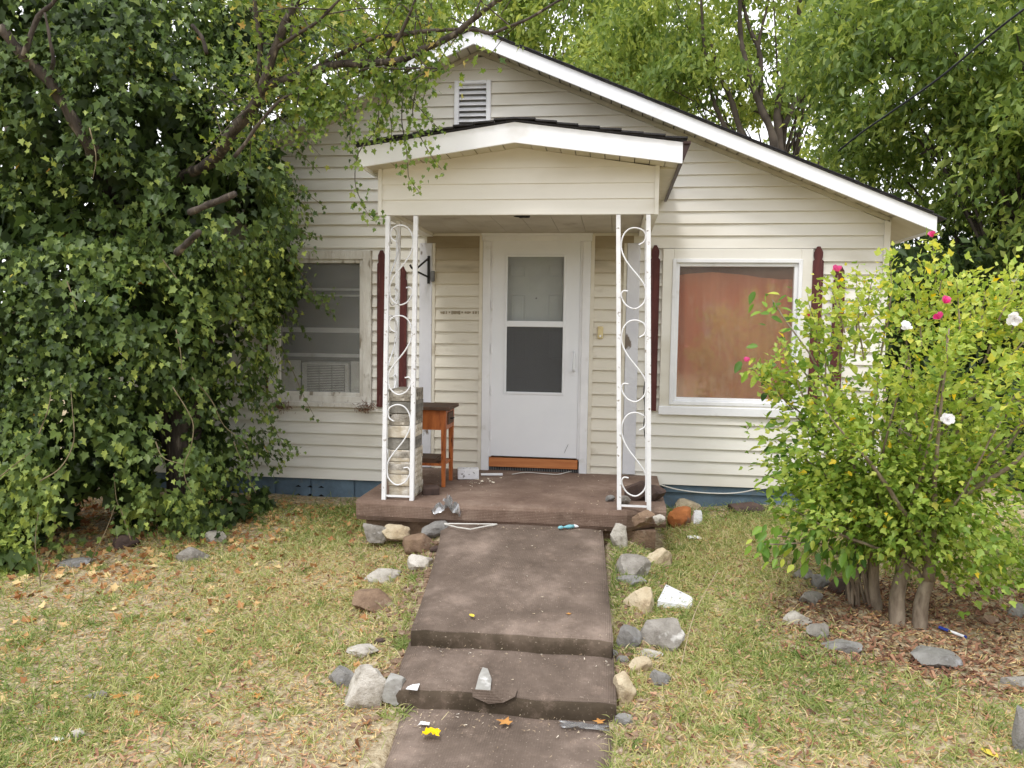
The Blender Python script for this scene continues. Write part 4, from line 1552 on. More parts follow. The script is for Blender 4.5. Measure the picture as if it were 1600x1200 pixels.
# ================================================================== stones
def rock_mesh(w, d, h, seed, cuts=13, sub=4):
    """angular field stone: a boxy blob with flat cleaved faces and a rough skin"""
    rg = random.Random(seed)
    bm = bmesh.new()
    bmesh.ops.create_icosphere(bm, subdivisions=sub, radius=1.0)
    planes = []
    for _ in range(cuts):
        v = Vector((rg.gauss(0, 1), rg.gauss(0, 1), rg.gauss(0, 0.9))).normalized()
        planes.append((v, rg.uniform(0.58, 0.92)))
    off = np.array([rg.uniform(0, 50) for _ in range(3)])
    co = np.array([v.co for v in bm.verts])
    co = np.sign(co) * np.abs(co) ** 0.82
    p = co * (1 + 0.35 * (vnoise(co + off, 1.3, seed) - 0.5))[:, None]
    for n, dd_ in planes:
        n = np.array(n)
        t = p @ n
        p = p - n[None, :] * np.maximum(t - dd_, 0)[:, None] * 0.96
    rough = 0.10 * (vnoise(p + off, 4.0, seed + 1) - 0.5) + 0.06 * (vnoise(p + off, 11.0, seed + 2) - 0.5)
    p = p * (1 + rough)[:, None]
    mx_ = np.abs(p).max(0)
    p = p / mx_ * np.array((w / 2, d / 2, h / 2))
    for v, q in zip(bm.verts, p):
        v.co = q
    me = bpy.data.meshes.new("stone")
    bm.to_mesh(me)
    bm.free()
    me.shade_smooth()
    me.set_sharp_from_angle(angle=math.radians(24))
    return me


ROCKS = [
    # px centre x, y, width, height, material, label, name, rotation, squash in depth, group
    (600, 899, 54, 30, "rock_pale", "pale rounded stone beside the grass tuft halfway up the walkway's west edge", 0.2),
    (584, 938, 66, 44, "rock_brown", "flat brownish stone below the pale rounded stone on the lawn side", 0.1),
    (573, 1077, 62, 72, "rock_pale", "large light grey angular stone leaning by the bottom step", 0.4),
    (535, 1059, 42, 34, "rock_slate", "small grey stone tucked behind the large angular stone by the bottom step", 0.0),
    (571, 1018, 52, 24, "rock_pale", "low pale stone half sunk above the large angular stone", 0.3),
    (594, 1002, 16, 12, "rock_dark", "small dark stone above the half-sunk pale stone", 0.3),
    (619, 830, 46, 26, "rock_cream", "yellowish stone under the porch slab's front edge", 0.0),
    (586, 829, 38, 26, "rock_grey", "grey stone with blue paint beside it under the porch slab's end", 0.0),
    (656, 851, 48, 36, "rock_brown", "round brown stone near the top of the walkway", 0.3),
    (661, 878, 42, 28, "rock_pale", "crumbly pale stone touching the carpet edge near the top of the walkway", 0.6),
    (678, 826, 44, 26, "rock_slate", "thin dark slate leaning between the porch slab and walkway", 0.5),
    (683, 857, 22, 12, "rock_dark", "small dark flat stone beside the round brown stone", 0.2),
    (967, 834, 24, 38, "rock_pale", "upright narrow pale stone at the upper corner of the walkway by the grass clump", 0.1),
    (986, 888, 54, 42, "rock_grey", "rough grey and white stone touching the cream boulder", 0.3),
    (1027, 871, 48, 36, "rock_cream", "smooth cream boulder at the upper end of the row right of the walkway", 0.5),
    (984, 908, 46, 22, "rock_slate", "dark slate wedged under the rough grey and white stone", 0.0),
    (1001, 938, 48, 46, "rock_cream", "blocky cream stone in the middle of the row beside the white wedge", 0.1),
    (984, 996, 40, 40, "rock_slate", "blue-grey stone with flat face beside the largest grey boulder", 0.2),
    (1029, 992, 74, 54, "rock_grey", "largest grey boulder in the row right of the walkway", -0.4),
    (1012, 1022, 40, 16, "rock_pale", "pale flat stone lying under the largest grey boulder", -0.5),
    (956, 1021, 18, 14, "rock_slate", "tiny dark stone at the end of the first step", 0.0),
    (973, 1031, 20, 12, "rock_slate", "small dark pebble beside the pale flat stone", 0.4),
    (1034, 1061, 34, 28, "rock_slate", "rounded grey stone alone on the dry grass below the boulders", 0.2),
    (1000, 1040, 34, 30, "rock_cream", "tan earth-stained stone between the flat stone and the bottom step", 0.1),
    (975, 1078, 34, 56, "rock_cream", "tan concrete lump along the bottom step's end", 0.0),
    (974, 1124, 26, 20, "rock_slate", "small dark stone at the foot of the bottom step", 0.0),
    (1064, 810, 40, 40, "rock_rust", "rusty orange stone standing on the grass near the blue foundation", 0.3),
    (1078, 790, 40, 20, "rock_cream", "tan stone lying behind the rusty orange stone", 0.0),
    (1089, 808, 18, 26, "foam_white", "white chunk leaning against the rusty orange stone", 0.5),
    (1029, 809, 18, 16, "rock_pale", "small whitish stone between the porch post and the rusty orange stone", 0.0),
    (1005, 808, 34, 22, "rock_brown", "brown broken stone at the crumbled porch corner", 0.3),
    (1255, 896, 32, 24, "rock_grey", "rounded grey stone at the top of the ring around the shrub", 0.0),
    (1281, 910, 26, 24, "rock_slate", "bluish stone next to the rounded grey stone in the shrub's ring", 0.1),
    (1316, 917, 46, 28, "rock_dark", "long dark brown stone in the shade of the shrub", 0.0),
    (1266, 935, 36, 24, "rock_grey", "light grey stone below the bluish stone of the shrub's ring", 0.2),
    (1243, 966, 44, 26, "rock_pale", "pale half-buried stone outside the shrub's ring", 0.2),
    (1276, 986, 36, 28, "rock_grey", "grey stone beside the yellow-green weed in the shrub's ring", 0.1),
    (1316, 1008, 60, 28, "rock_slate", "flat pale-edged slate at the lower end of the shrub's ring", -0.3),
    (1330, 889, 40, 20, "rock_slate", "dark stone just behind the shrub's thin stems", 0.0),
    (1461, 1029, 80, 34, "rock_slate", "wide flat dark slate below the marker pen", 0.0),
    (1546, 967, 34, 18, "rock_brown", "tan flat stone beneath the shrub beside the marker pen", 0.2),
    (1592, 955, 36, 26, "rock_slate", "grey stone at the picture's right margin under the shrub", 0.0),
    (1590, 1066, 44, 22, "rock_grey", "grey flat stone in the mulch by the right margin below the slate", 0.0),
    (1596, 1142, 34, 80, "rock_slate", "tall smooth grey stone cut by the lower right margin", 0.0),
    (1166, 795, 48, 22, "rock_dark", "dark stone under grass at the foot of the blue foundation", 0.0),
    (300, 866, 46, 28, "rock_grey", "long grey edging stone below the ivy", 0.5),
    (337, 839, 30, 26, "rock_pale", "pale upright edging stone at the ivy's edge", 0.2),
    (196, 847, 44, 26, "rock_dark", "dark stone deep under the ivy", 0.0),
    (118, 880, 50, 16, "rock_slate", "low dark edging stone under the ivy's west end", 0.2),
    (153, 1086, 34, 18, "rock_grey", "small flat grey stone alone on the dry lawn", 0.2),
    (119, 1147, 28, 18, "rock_pale", "whitish stone chip on the lawn near the lower left corner", 0.2),
]
for i, (cx, cy, w, h, mt, lb, rz) in enumerate(ROCKS):
    p = atg(cx, cy + h * 0.42)
    if -2.0 < p[0] < 0.45 and p[1] > -1.66:
        p = at(cx, cy + h * 0.42, -1.66)
    s = depth(p) / F
    W, H = 1.1 * w * s, 1.1 * h * s
    pitch_ = math.atan2(1.7 - p[2], math.hypot(p[0], p[1] + 7.4))
    Dp = W * 0.75
    hh = max((H - Dp * math.sin(pitch_) * 0.7) / math.cos(pitch_), 0.3 * min(W, H), 0.03)
    me = rock_mesh(W * 1.05, Dp, hh * 1.3, i + 11, sub=4 if w > 25 else 3)
    me.materials.append(MATS[mt])
    o = bpy.data.objects.new("stone", me)
    COL.objects.link(o)
    fwd = np.array((p[0], p[1] + 7.4, 0))
    fwd /= np.linalg.norm(fwd)
    c = p + fwd * Dp * 0.38
    gzc = float(gz(c[0], c[1]))
    o.location = (c[0], c[1], max(gzc, p[2]) + hh * 0.17)
    o.rotation_euler = (0, 0.15 * math.sin(i), rz)
    tag(o, lb, "stone", "stones around the walkway and beds")

# small rubble between the edging stones, both sides of the walkway
rv, rf_ = [], []
ico = bmesh.new()
bmesh.ops.create_icosphere(ico, subdivisions=1, radius=1.0)
iv = np.array([v.co for v in ico.verts])
ifc = [tuple(v.index for v in f.verts) for f in ico.faces]
ico.free()
for side_ in (0, 1):
    for _ in range(230):
        y = -1.6 - 2.3 * random.random()
        wl_ = -1.30 + 0.2 * min(1, (-1.5 - y) / 1.7)
        x = (wl_ - abs(random.gauss(0.02, 0.12))) if side_ == 0 else 0.06 + abs(random.gauss(0.02, 0.13))
        r = random.uniform(0.008, 0.03)
        q = iv * (1 + 0.45 * (np.random.default_rng(_ + 500 * side_).random((len(iv), 1)) - 0.5)) * r * np.array((random.uniform(0.8, 1.6), random.uniform(0.8, 1.4), random.uniform(0.4, 0.8)))
        q = q + np.array((x, y, float(gz(x, y)) + r * 0.15))
        rf_ += [tuple(i + len(rv) for i in f) for f in ifc]
        rv += [tuple(v) for v in q]
m = MB()
m.v, m.f = rv, rf_
o = m.build("stone_rubble", "rock_brown")
tag(o, "small dusty stone rubble filling the gaps along the walkway edges", kind="stuff")

# stones and pebbles lying on the porch slab by the right post
for i, (cx, cy, w, h, mt, lb, nm) in enumerate(((992, 768, 40, 34, "rock_dark", "dark brown stone on the porch slab behind the iron post", "stone"),
                                                (953, 779, 16, 11, "rock_slate", "small grey pebble on the porch beside the iron post", "pebble"),
                                                (974, 783, 24, 16, "rock_grey", "grey pebble on the porch between the post's uprights", "pebble"),
                                                (1023, 772, 36, 26, "rock_dark", "brown carpet-coloured lump at the slab's crumbling end", "stone"))):
    p = atz(cx, cy + h * 0.45, 0.35)
    s = depth(p) / F
    me = rock_mesh(w * s, w * s * 0.8, h * s, 90 + i)
    me.materials.append(MATS[mt])
    o = bpy.data.objects.new(nm, me)
    COL.objects.link(o)
    o.location = (p[0], p[1] + w * s * 0.3, 0.35 + h * s * 0.42)
    tag(o, lb, nm, "stones on the porch slab")

# ================================================================== litter lying about
# white foam wedge
p = atg(1030, 955)
q = [atg(1027, 950), atg(1080, 952), atg(1083, 940), atg(1040, 926)]
m = MB()
m.add([tuple(v) for v in q] + [tuple(np.array(v) + np.array((0, 0, hz_))) for v, hz_ in zip(q, (0.05, 0.025, 0.03, 0.06))],
      [(0, 3, 2, 1), (4, 5, 6, 7), (0, 1, 5, 4), (1, 2, 6, 5), (2, 3, 7, 6), (3, 0, 4, 7)])
o = m.build("foam_wedge", "foam_white", None, origin=tuple(q[0]), bevel=0.004)
tag(o, "white wedge of foam lying beside the blocky cream stone", "foam")


def crumple(name, label, cat, mat, cx, cy, w, h, Z=None, seed=0, flat=0.4):
    p = atg(cx, cy) if Z is None else atz(cx, cy, Z)
    s = depth(p) / F
    W, Hh = w * s, h * s
    n = 9
    rg = random.Random(seed)
    vs, fs = [], []
    for j in range(n + 1):
        for i in range(n + 1):
            u, v = i / n - 0.5, j / n - 0.5
            r = rg.uniform(0.8, 1.1)
            z = abs(rg.gauss(0, 0.25)) * Hh * flat + 0.3 * Hh * flat * (1 - 4 * u * u)
            vs.append((p[0] + u * W * r, p[1] + v * Hh * 1.6 * r, p[2] + 0.006 + z))
    for j in range(n):
        for i in range(n):
            a = j * (n + 1) + i
            fs.append((a, a + 1, a + n + 2, a + n + 1))
    o = MB().add(vs, fs).build(name, mat, None, origin=tuple(p), smooth=True)
    return tag(o, label, cat)


crumple("plastic_bag", "crumpled clear plastic bag against the porch slab at the walkway's top", "bag", "plastic_film", 700, 808, 46, 24, 0.24, 3, 1.5)
crumple("paper_scrap", "crumpled white paper scrap on the grass below the rusty stone", "paper", "plastic_white", 1086, 843, 22, 9, None, 4, 0.6)
crumple("yellow_wrapper", "bright yellow wrapper on the lower path", "wrapper", "wrapper_yellow", 674, 1148, 27, 11, -0.19, 5, 0.8)
crumple("white_scrap", "small white paper scrap above the yellow wrapper", "paper", "plastic_white", 663, 1133, 16, 6, -0.2, 6, 0.5)
crumple("paper_scrap", "tiny white scrap in the lawn near the lower left stone chip", "paper", "plastic_white", 88, 1158, 20, 7, None, 7, 0.6)
crumple("plastic_scrap", "flattened grey-white plastic scrap at the foot of the bottom step", "plastic", "plastic_film", 912, 1137, 76, 12, -0.2, 8, 0.3)
# concrete corner exposed on bottom step
me = rock_mesh(0.11, 0.2, 0.16, 77)
me.materials.append(MATS["concrete"])
o = bpy.data.objects.new("concrete_chunk", me)
COL.objects.link(o)
o.location = atz(619, 1075, -0.14)
tag(o, "broken white concrete chunk at the bottom step's west corner", "concrete")
# wire triangle
pts = [atz(px, py, 0.212) for px, py in ((694, 818), (730, 818.5), (777, 819), (760, 822), (735, 827), (715, 824), (695, 819))]
o = MB().tube(pts, 0.005, 5).build("wire_hanger", "cable_white", None, origin=tuple(pts[0]))
tag(o, "bent white wire hanger on the walkway below the porch", "hanger")
# toy-like teal and white plastic piece
base = atz(872, 827, 0.205)
e = atz(913, 823, 0.205)
pc = empty("plastic_dropper", tuple(base))
tag(pc, "teal and white plastic piece on the walkway's top edge", "plastic")
d = e - base
MB().tube([base + d * t + np.array((0, 0, 0.012)) for t in (0.0, 0.06, 0.14, 0.2)], [0.006, 0.013, 0.013, 0.005], 8).build("cap", "plastic_teal", pc, smooth=True)
MB().tube([base + d * t + np.array((0, 0, 0.012)) for t in (0.2, 0.35, 0.42, 0.6)], [0.005, 0.014, 0.016, 0.012], 8).build("body", "plastic_teal", pc, smooth=True)
MB().tube([base + d * t + np.array((0, 0, 0.012)) for t in (0.6, 0.8, 0.95, 1.0)], [0.013, 0.012, 0.01, 0.004], 8).build("tip", "plastic_white", pc, smooth=True)
# marker pen
a, b = atg(1467, 985), atg(1510, 1001)
pen = empty("marker_pen", tuple((a + b) / 2))
tag(pen, "white marker pen with blue cap lying in the mulch", "pen")
up = np.array((0, 0, 0.02))
MB().tube([a + up, a + (b - a) * 0.36 + up], 0.0095, 10).build("cap", "plastic_blue", pen)
MB().tube([a + (b - a) * 0.361 + up, a + (b - a) * 0.92 + up], 0.0085, 10).build("barrel", "plastic_white", pen)
MB().tube([a + (b - a) * 0.921 + up, b + up], 0.0088, 10).build("end_plug", "plastic_blue", pen)


# fallen leaves one can point at
def fallen(px, py, size, mat, label, Z=None, rz=0.0, tmpl=T_MAPLE):
    p = atg(px, py) if Z is None else atz(px, py, Z)
    tv, tf = tmpl
    s = size
    c, sn = math.cos(rz), math.sin(rz)
    vs = [((x * c - y * sn) * s, (x * sn + y * c) * s, 0.012 + 0.5 * z * s) for x, y, z in tv]
    me = bpy.data.meshes.new("fallen_leaf")
    me.from_pydata(vs, [], [tuple(q) for q in tf])
    me.materials.append(MATS[mat])
    o = bpy.data.objects.new("fallen_leaf", me)
    COL.objects.link(o)
    o.location = p
    tag(o, label, "leaf", "fallen leaves")


fallen(740, 967, 0.055, "leaf_yellow", "yellow-green leaf near the front of the upper walkway slab", 0.05, 0.6, T_OVATE)
fallen(889, 963, 0.035, "leaf_orange", "small orange curled leaf on the upper walkway slab", 0.05, 0.2)
fallen(797, 1134, 0.08, "leaf_orange", "tan leaf on the lower path below the torn carpet", -0.2, 1.2)
fallen(938, 1134, 0.06, "leaf_orange", "orange leaf at the lower path's end by the small dark stone", -0.2, 0.3)
fallen(1560, 1188, 0.09, "leaf_yellow", "broad pale yellow leaf on the lawn by the lower right corner", None, 0.5, T_OVATE)
fallen(1118, 1083, 0.07, "leaf_orange", "tan leaf standing in the dry grass right of the steps", None, 2.2, T_OVATE)
fallen(690, 900, 0.0, "leaf_orange", "", 0.1) if False else None
for (px, py, rz, lb) in ((211, 1122, 0.5, "curled orange leaf on the lawn below the flat grey stone"), (180, 1095, 0.1, "orange leaf touching the flat grey stone on the lawn"),
                         (247, 1062, 1.7, "tan star-shaped leaf in the middle of the dry lawn"), (406, 1093, 0.9, "orange leaf on the bare patch of lawn left of the bottom step"),
                         (335, 988, 2.5, "orange-brown leaf on the lawn under the ivy's dark hollow"), (48, 974, 0.8, "pale tan leaf at the west margin of the lawn")):
    fallen(px, py, 0.075, "leaf_orange", lb, None, rz)


# ================================================================== vegetation
def projv(P):
    v = np.asarray(P, float) - CAM
    z = v @ _f
    z = np.where(np.abs(z) < 1e-3, 1e-3, z)
    return 800 + F * (v @ _r) / z, 600 - F * (v @ _u) / z


def in_house(P, m=0.06):
    return (P[:, 1] > -m) & (P[:, 0] > XL - m) & (P[:, 0] < XR + m) & (P[:, 1] < 9.2) & (P[:, 2] < 4.4)


def shell_points(ells, n):
    """points and outward normals on the surface of a union of ellipsoids given as (centre, radii)"""
    area = np.array([(e[1][0] * e[1][1] + e[1][0] * e[1][2] + e[1][1] * e[1][2]) for e in ells])
    cnt = (n * area / area.sum()).astype(int)
    Ps, Ns = [], []
    for k, ((c, r), m) in enumerate(zip(ells, cnt)):
        d = norm(rnd3(m))
        p = c + d * r
        nn = norm(d / r)
        keep = np.ones(m, bool)
        for j, (c2, r2) in enumerate(ells):
            if j != k:
                keep &= ((((p - c2) / r2) ** 2).sum(1) > 0.72)
        Ps.append(p[keep])
        Ns.append(nn[keep])
    return np.vstack(Ps), np.vstack(Ns)


def px_ell(cx, cy, rx, ry, Y, dr):
    c = at(cx, cy, Y)
    s = depth(c) / F
    return c, np.array((rx * s, dr, ry * s))


# ------------------------------------------------------------------ ivy
ivy = empty("ivy", tuple(atg(220, 850)))
tag(ivy, "huge mound of dark green ivy smothering the tree at the house's west end", "ivy")
E_IVY = [px_ell(*a) for a in (
    (110, 680, 240, 175, -1.3, 1.0), (0, 790, 150, 130, -1.7, 0.65), (295, 640, 78, 130, -0.9, 0.6), (235, 490, 180, 200, -0.95, 0.85),
    (190, 260, 262, 225, -1.0, 0.95), (40, 60, 330, 170, -1.0, 1.1), (40, 480, 270, 270, -1.4, 0.9), (410, 808, 60, 26, -0.55, 0.35),
    (320, 800, 95, 48, -1.0, 0.45), (318, 715, 62, 95, -0.75, 0.35), (170, 835, 110, 36, -1.3, 0.5), (10, 890, 105, 62, -2.35, 0.35), (400, 60, 120, 110, -0.7, 0.6), (405, 290, 48, 120, -0.45, 0.3), (425, 430, 32, 100, -0.3, 0.2))]
HOLLOW = [(262, 690, 40, 85), (345, 520, 22, 30), (150, 800, 40, 40), (90, 640, 24, 30), (190, 560, 22, 26), (215, 128, 42, 34), (378, 312, 30, 42), (290, 640, 30, 35), (330, 770, 28, 30)]
EL_Y, EL_N = shell_points(E_IVY, 9600)
EL_Y = EL_Y + EL_N * ((vnoise(EL_Y, 1.5, 3) - 0.68) * 0.85 + (vnoise(EL_Y, 4.2, 4) - 0.5) * 0.35)[:, None]
tocam = norm(CAM - EL_Y)
face = (EL_N * tocam).sum(1)
keep = (face > -0.25) | (RNG.random(len(face)) < 0.15)
keep &= EL_Y[:, 2] > -0.05
keep &= vnoise(EL_Y, 3.0, 5) > 0.34
qx, qy = projv(EL_Y)
hole = np.zeros(len(EL_Y), bool)
for hx_, hy_, a_, b_ in HOLLOW:
    hole |= ((qx - hx_) / a_) ** 2 + ((qy - hy_) / b_) ** 2 < 1
keep &= ~(hole & (RNG.random(len(hole)) < 0.93))
EL_Y, EL_N = EL_Y[keep], EL_N[keep]
n = len(EL_Y)
K = 13
t = (np.arange(K)[None, :] + RNG.random((n, K)) * 0.8) / K
Lg = RNG.uniform(0.18, 0.5, n)[:, None]
side = norm(np.cross(EL_N, np.array([[0, 0, 1.0]])) + 1e-6)
sw = RNG.normal(size=(n, 1)) * 0.6
P = EL_Y[:, None, :] + EL_N[:, None, :] * (0.55 * Lg * np.sin(t * 1.6))[:, :, None] + side[:, None, :] * (sw * Lg * t)[:, :, None]
P[:, :, 2] -= (0.75 * Lg * t * t)
P += RNG.normal(size=P.shape) * 0.03
N_ = EL_N[:, None, :] * 0.7 + np.array((0, 0, 0.65)) + RNG.normal(size=P.shape) * 0.55
T_ = np.array((0, 0, -0.85)) + EL_N[:, None, :] * 0.35 + RNG.normal(size=P.shape) * 0.45
tip = (t > 0.8) & (RNG.random((n, 1)) < 0.3)
tint = 0.42 + 0.22 * (vnoise(EL_Y, 1.3, 8)[:, None] - 0.5) * 2 * 0.6 + RNG.normal(size=t.shape) * 0.19
lit_patch_tint = sstep(1.5, 0.2, EL_Y[:, 2]) * sstep(-3.4, -4.4, EL_Y[:, 0]) * 0.24 + 0.1 * sstep(0.45, 0.7, vnoise(EL_Y, 0.9, 9))  # sunlit low west fringe put into the leaf tint, plus random paler patches
tint = np.clip(tint + lit_patch_tint[:, None], 0.02, 0.88)
tint = np.where(tip, RNG.uniform(0.8, 0.93, t.shape), tint)
tint = np.where(RNG.random(t.shape) < 0.0022, RNG.uniform(0.95, 1.0, t.shape), tint)
S = RNG.uniform(0.05, 0.1, t.shape) * (1 - 0.5 * t) * (0.65 + 0.7 * vnoise(EL_Y, 2.2, 10))[:, None]
P, N_, T_, S, tint = P.reshape(-1, 3), N_.reshape(-1, 3), T_.reshape(-1, 3), S.reshape(-1), tint.reshape(-1)
ok = ~in_house(P) & (P[:, 2] > -0.12)
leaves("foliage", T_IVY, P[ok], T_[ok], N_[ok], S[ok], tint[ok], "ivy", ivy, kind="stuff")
# inner leaves, deep in the mound
P2, N2 = shell_points([(c, r * 0.74) for c, r in E_IVY], 21000)
P2 = P2 - N2 * RNG.uniform(0, 0.4, (len(P2), 1))
q2x, q2y = projv(P2)
hole = np.zeros(len(P2), bool)
for hx_, hy_, a_, b_ in HOLLOW:
    hole |= ((q2x - hx_) / (a_ * 0.8)) ** 2 + ((q2y - hy_) / (b_ * 0.8)) ** 2 < 1
ok = ~in_house(P2) & (P2[:, 2] > 0) & ~(hole & (P2[:, 1] < -0.9))
P2, N2 = P2[ok], N2[ok]
m_ = len(P2)
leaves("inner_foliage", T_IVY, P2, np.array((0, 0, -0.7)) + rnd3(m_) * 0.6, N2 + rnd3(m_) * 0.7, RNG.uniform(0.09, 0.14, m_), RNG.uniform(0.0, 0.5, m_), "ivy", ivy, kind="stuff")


def vine(parent, pxs, Ys, rad, nleaf, lsize, mat="ivy", tlo=0.3, thi=0.8, tmpl=T_IVY, name="vine", stem="vine_stem", spread=0.03):
    Y = np.interp(np.linspace(0, 1, len(pxs)), np.linspace(0, 1, len(Ys)), Ys)
    pts = catmull([at(p[0], p[1], y) for p, y in zip(pxs, Y)], 6)
    o = MB().tube(pts, np.linspace(rad, rad * 0.4, len(pts)), 5).build(name, stem, parent, smooth=True)
    if nleaf:
        k = RNG.uniform(0.04, 1, nleaf) * (len(pts) - 1.001)
        i = k.astype(int)
        f = (k - i)[:, None]
        P = pts[i] * (1 - f) + pts[i + 1] * f + RNG.normal(size=(nleaf, 3)) * spread
        toc = norm(CAM - P)
        leaves("vine_leaves", tmpl, P, np.array((0, 0, -0.8)) + rnd3(nleaf) * 0.5, toc + np.array((0, 0, 0.5)) + rnd3(nleaf) * 0.5,
               RNG.uniform(lsize * 0.5, lsize, nleaf) * (1 - 0.4 * k / len(pts)), RNG.uniform(tlo, thi, nleaf), mat, o, kind="stuff")
    return o


# trailing stems on the ivy face, down to the ground
for pxs, Ys, nl in (
        (((275, 515), (282, 550), (284, 580)), (-1.95, -2.0), 6), (((270, 605), (292, 640), (302, 665), (298, 700), (288, 725), (290, 750), (300, 770)), (-1.9, -2.0), 10),
        (((243, 690), (255, 715), (288, 726)), (-1.95, -2.0), 8), (((60, 680), (75, 640), (80, 610)), (-2.5, -2.4), 5),
        (((62, 752), (95, 730), (115, 690), (113, 640), (110, 600)), (-2.6, -2.3), 8), (((66, 960), (62, 900), (55, 850), (60, 800)), (-2.55, -2.5), 12),
        (((205, 845), (190, 800), (182, 780), (178, 740)), (-1.9, -1.9), 6), (((140, 880), (165, 830), (180, 790)), (-2.1, -2.0), 6),
        (((300, 590), (330, 625), (350, 665), (380, 690), (392, 712)), (-1.6, -1.3), 26), (((365, 690), (375, 715), (388, 745), (400, 770)), (-1.3, -1.3), 22),
        (((105, 440), (112, 460), (120, 485)), (-2.4, -2.4), 3), (((140, 200), (150, 245), (145, 280)), (-2.2, -2.2), 4),
        (((250, 400), (265, 420), (280, 440)), (-2.0, -2.0), 4), (((0, 745), (25, 725), (50, 705)), (-2.6, -2.6), 5),
        (((410, 640), (425, 665), (440, 690), (452, 706), (470, 708)), (-0.75, -0.6), 55), (((400, 560), (430, 575), (455, 590)), (-0.9, -0.5), 16),
        (((455, 450), (490, 465), (520, 490)), (-0.5, -0.3), 45), (((450, 400), (480, 440), (500, 470), (525, 462)), (-0.5, -0.3), 50),
        (((440, 540), (462, 590), (475, 620), (492, 652)), (-0.4, -0.3), 22), (((455, 290), (475, 300), (500, 318), (505, 322)), (-0.4, -0.3), 14),
        (((465, 235), (480, 250), (500, 270)), (-0.5, -0.4), 14), (((455, 350), (475, 365), (495, 375)), (-0.4, -0.3), 10)):
    vine(ivy, pxs, Ys, 0.005, nl + 4, 0.07)

# ------------------------------------------------------------------ the tree inside the ivy
tree = empty("overgrown_tree", (-3.6, -0.9, 0))
tag(tree, "leaning tree with bare dark limbs reaching over the porch roof", "tree")


def limb(parent, pxs, Ys, r0, r1, mat="bark", name="limb", n=8):
    Y = np.interp(np.linspace(0, 1, len(pxs)), np.linspace(0, 1, len(Ys)), Ys)
    pts = catmull([at(p[0], p[1], y) for p, y in zip(pxs, Y)], 5)
    m_ = len(pts)
    pts = pts + (np.stack([vnoise(pts * 1.0, 7, 21 + k) for k in range(3)], 1) - 0.5) * 0.02
    return MB().tube(pts, (0.85 if parent is tree else 0.6) * np.linspace(r0, r1, m_) * (1 + 0.12 * np.sin(np.arange(m_) * 1.7)), n).build(name, mat, parent, smooth=True), pts


tw = []
b0 = atg(250, 800)
base_pts = [np.array((-3.75, -0.9, -0.1)), np.array((-3.72, -0.95, 0.8)), np.array((-3.62, -0.85, 1.8)), at(250, 345, -0.75), at(270, 290, -1.05), at(281, 278, -1.25)]
cp = catmull(base_pts, 6)
MB().tube(cp, np.linspace(0.16, 0.075, len(cp)), 10).build("trunk", "bark", tree, smooth=True)
cp = catmull([np.array((-3.8, -0.9, 0.5)), np.array((-4.1, -0.9, 1.8)), at(160, 270, -0.9), at(148, 240, -1.7), at(143, 230, -1.95)], 6)
MB().tube(cp, np.linspace(0.12, 0.05, len(cp)), 9).build("trunk", "bark", tree, smooth=True)
for pxs, Ys, r0, r1 in (
        (((280, 278), (333, 250), (363, 207), (400, 160), (413, 127), (433, 67), (462, 0), (480, -60)), (-1.25, -1.95, -2.2, -2.3), 0.055, 0.026),
        (((410, 135), (467, 117), (530, 100), (613, 97), (663, 77), (713, 53), (737, 30), (790, -10), (850, -60)), (-2.1, -2.4), 0.038, 0.016),
        (((405, 130), (407, 67), (397, 0), (390, -40)), (-2.1, -2.2), 0.026, 0.014),
        (((470, 118), (540, 80), (597, 57), (727, 47), (765, 52), (797, 40), (840, 22), (885, -5)), (-2.15, -2.5), 0.02, 0.008),
        (((367, 247), (400, 200), (443, 153), (530, 126), (573, 107), (630, 108), (690, 106)), (-2.1, -2.3), 0.016, 0.006),
        (((0, 43), (37, 87), (77, 130), (110, 180), (143, 232)), (-2.3, -1.95), 0.04, 0.05),
        (((37, 87), (60, 27), (83, 5), (110, -40)), (-2.25, -2.3), 0.024, 0.012),
        (((77, 120), (84, 95), (80, 67), (70, 20)), (-2.2, -2.3), 0.02, 0.01),
        (((600, 97), (622, 60), (640, 20), (660, -20)), (-2.2, -2.4), 0.018, 0.008),
        (((430, 75), (455, 60), (500, 30), (540, -10)), (-2.2, -2.4), 0.016, 0.008),
        (((300, 40), (315, 60), (322, 85)), (-2.2, -2.2), 0.014, 0.018),
        (((297, 332), (330, 318), (367, 301)), (-2.0, -2.15), 0.03, 0.028),
        (((276, 396), (296, 378), (312, 360)), (-2.05, -2.2), 0.03, 0.024),
        (((735, 35), (745, 15), (760, -15)), (-2.4, -2.4), 0.01, 0.006)):
    o, pts = limb(tree, pxs, Ys, r0, r1)
    tw.append(pts)
# small lobed leaves of the tree itself, on twigs off the limbs
bp = np.vstack([tw[0][8:], tw[1][4:], tw[2], tw[3][6:], tw[4][8:], tw[8], tw[9]])
nt = 560
src = bp[RNG.integers(0, len(bp), nt)]
end = src + RNG.normal(size=(nt, 3)) * np.array((0.26, 0.16, 0.2)) + np.array((0, 0.16, 0.05))
qx, qy = projv(end)
okk = (qx < 800 - 0.4 * qy) & ~((qx > 520) & (qy > 150)) & ~((qx > 690) & (RNG.random(nt) < 0.8))
src, end = src[okk], end[okk]
mt_ = MB()
for a, b in zip(src[::4], end[::4]):
    mt_.tube([a, (a + b) / 2 + np.array((0, 0, 0.02)), b], [0.005, 0.004, 0.002], 4)
o = mt_.build("twigs", "bark", tree)
o["kind"] = "stuff"
KL = 7
P = np.repeat(src, KL, 0) + (np.repeat(end - src, KL, 0)) * RNG.uniform(0.3, 1.1, (len(src) * KL, 1)) + RNG.normal(size=(len(src) * KL, 3)) * 0.06
m_ = len(P)
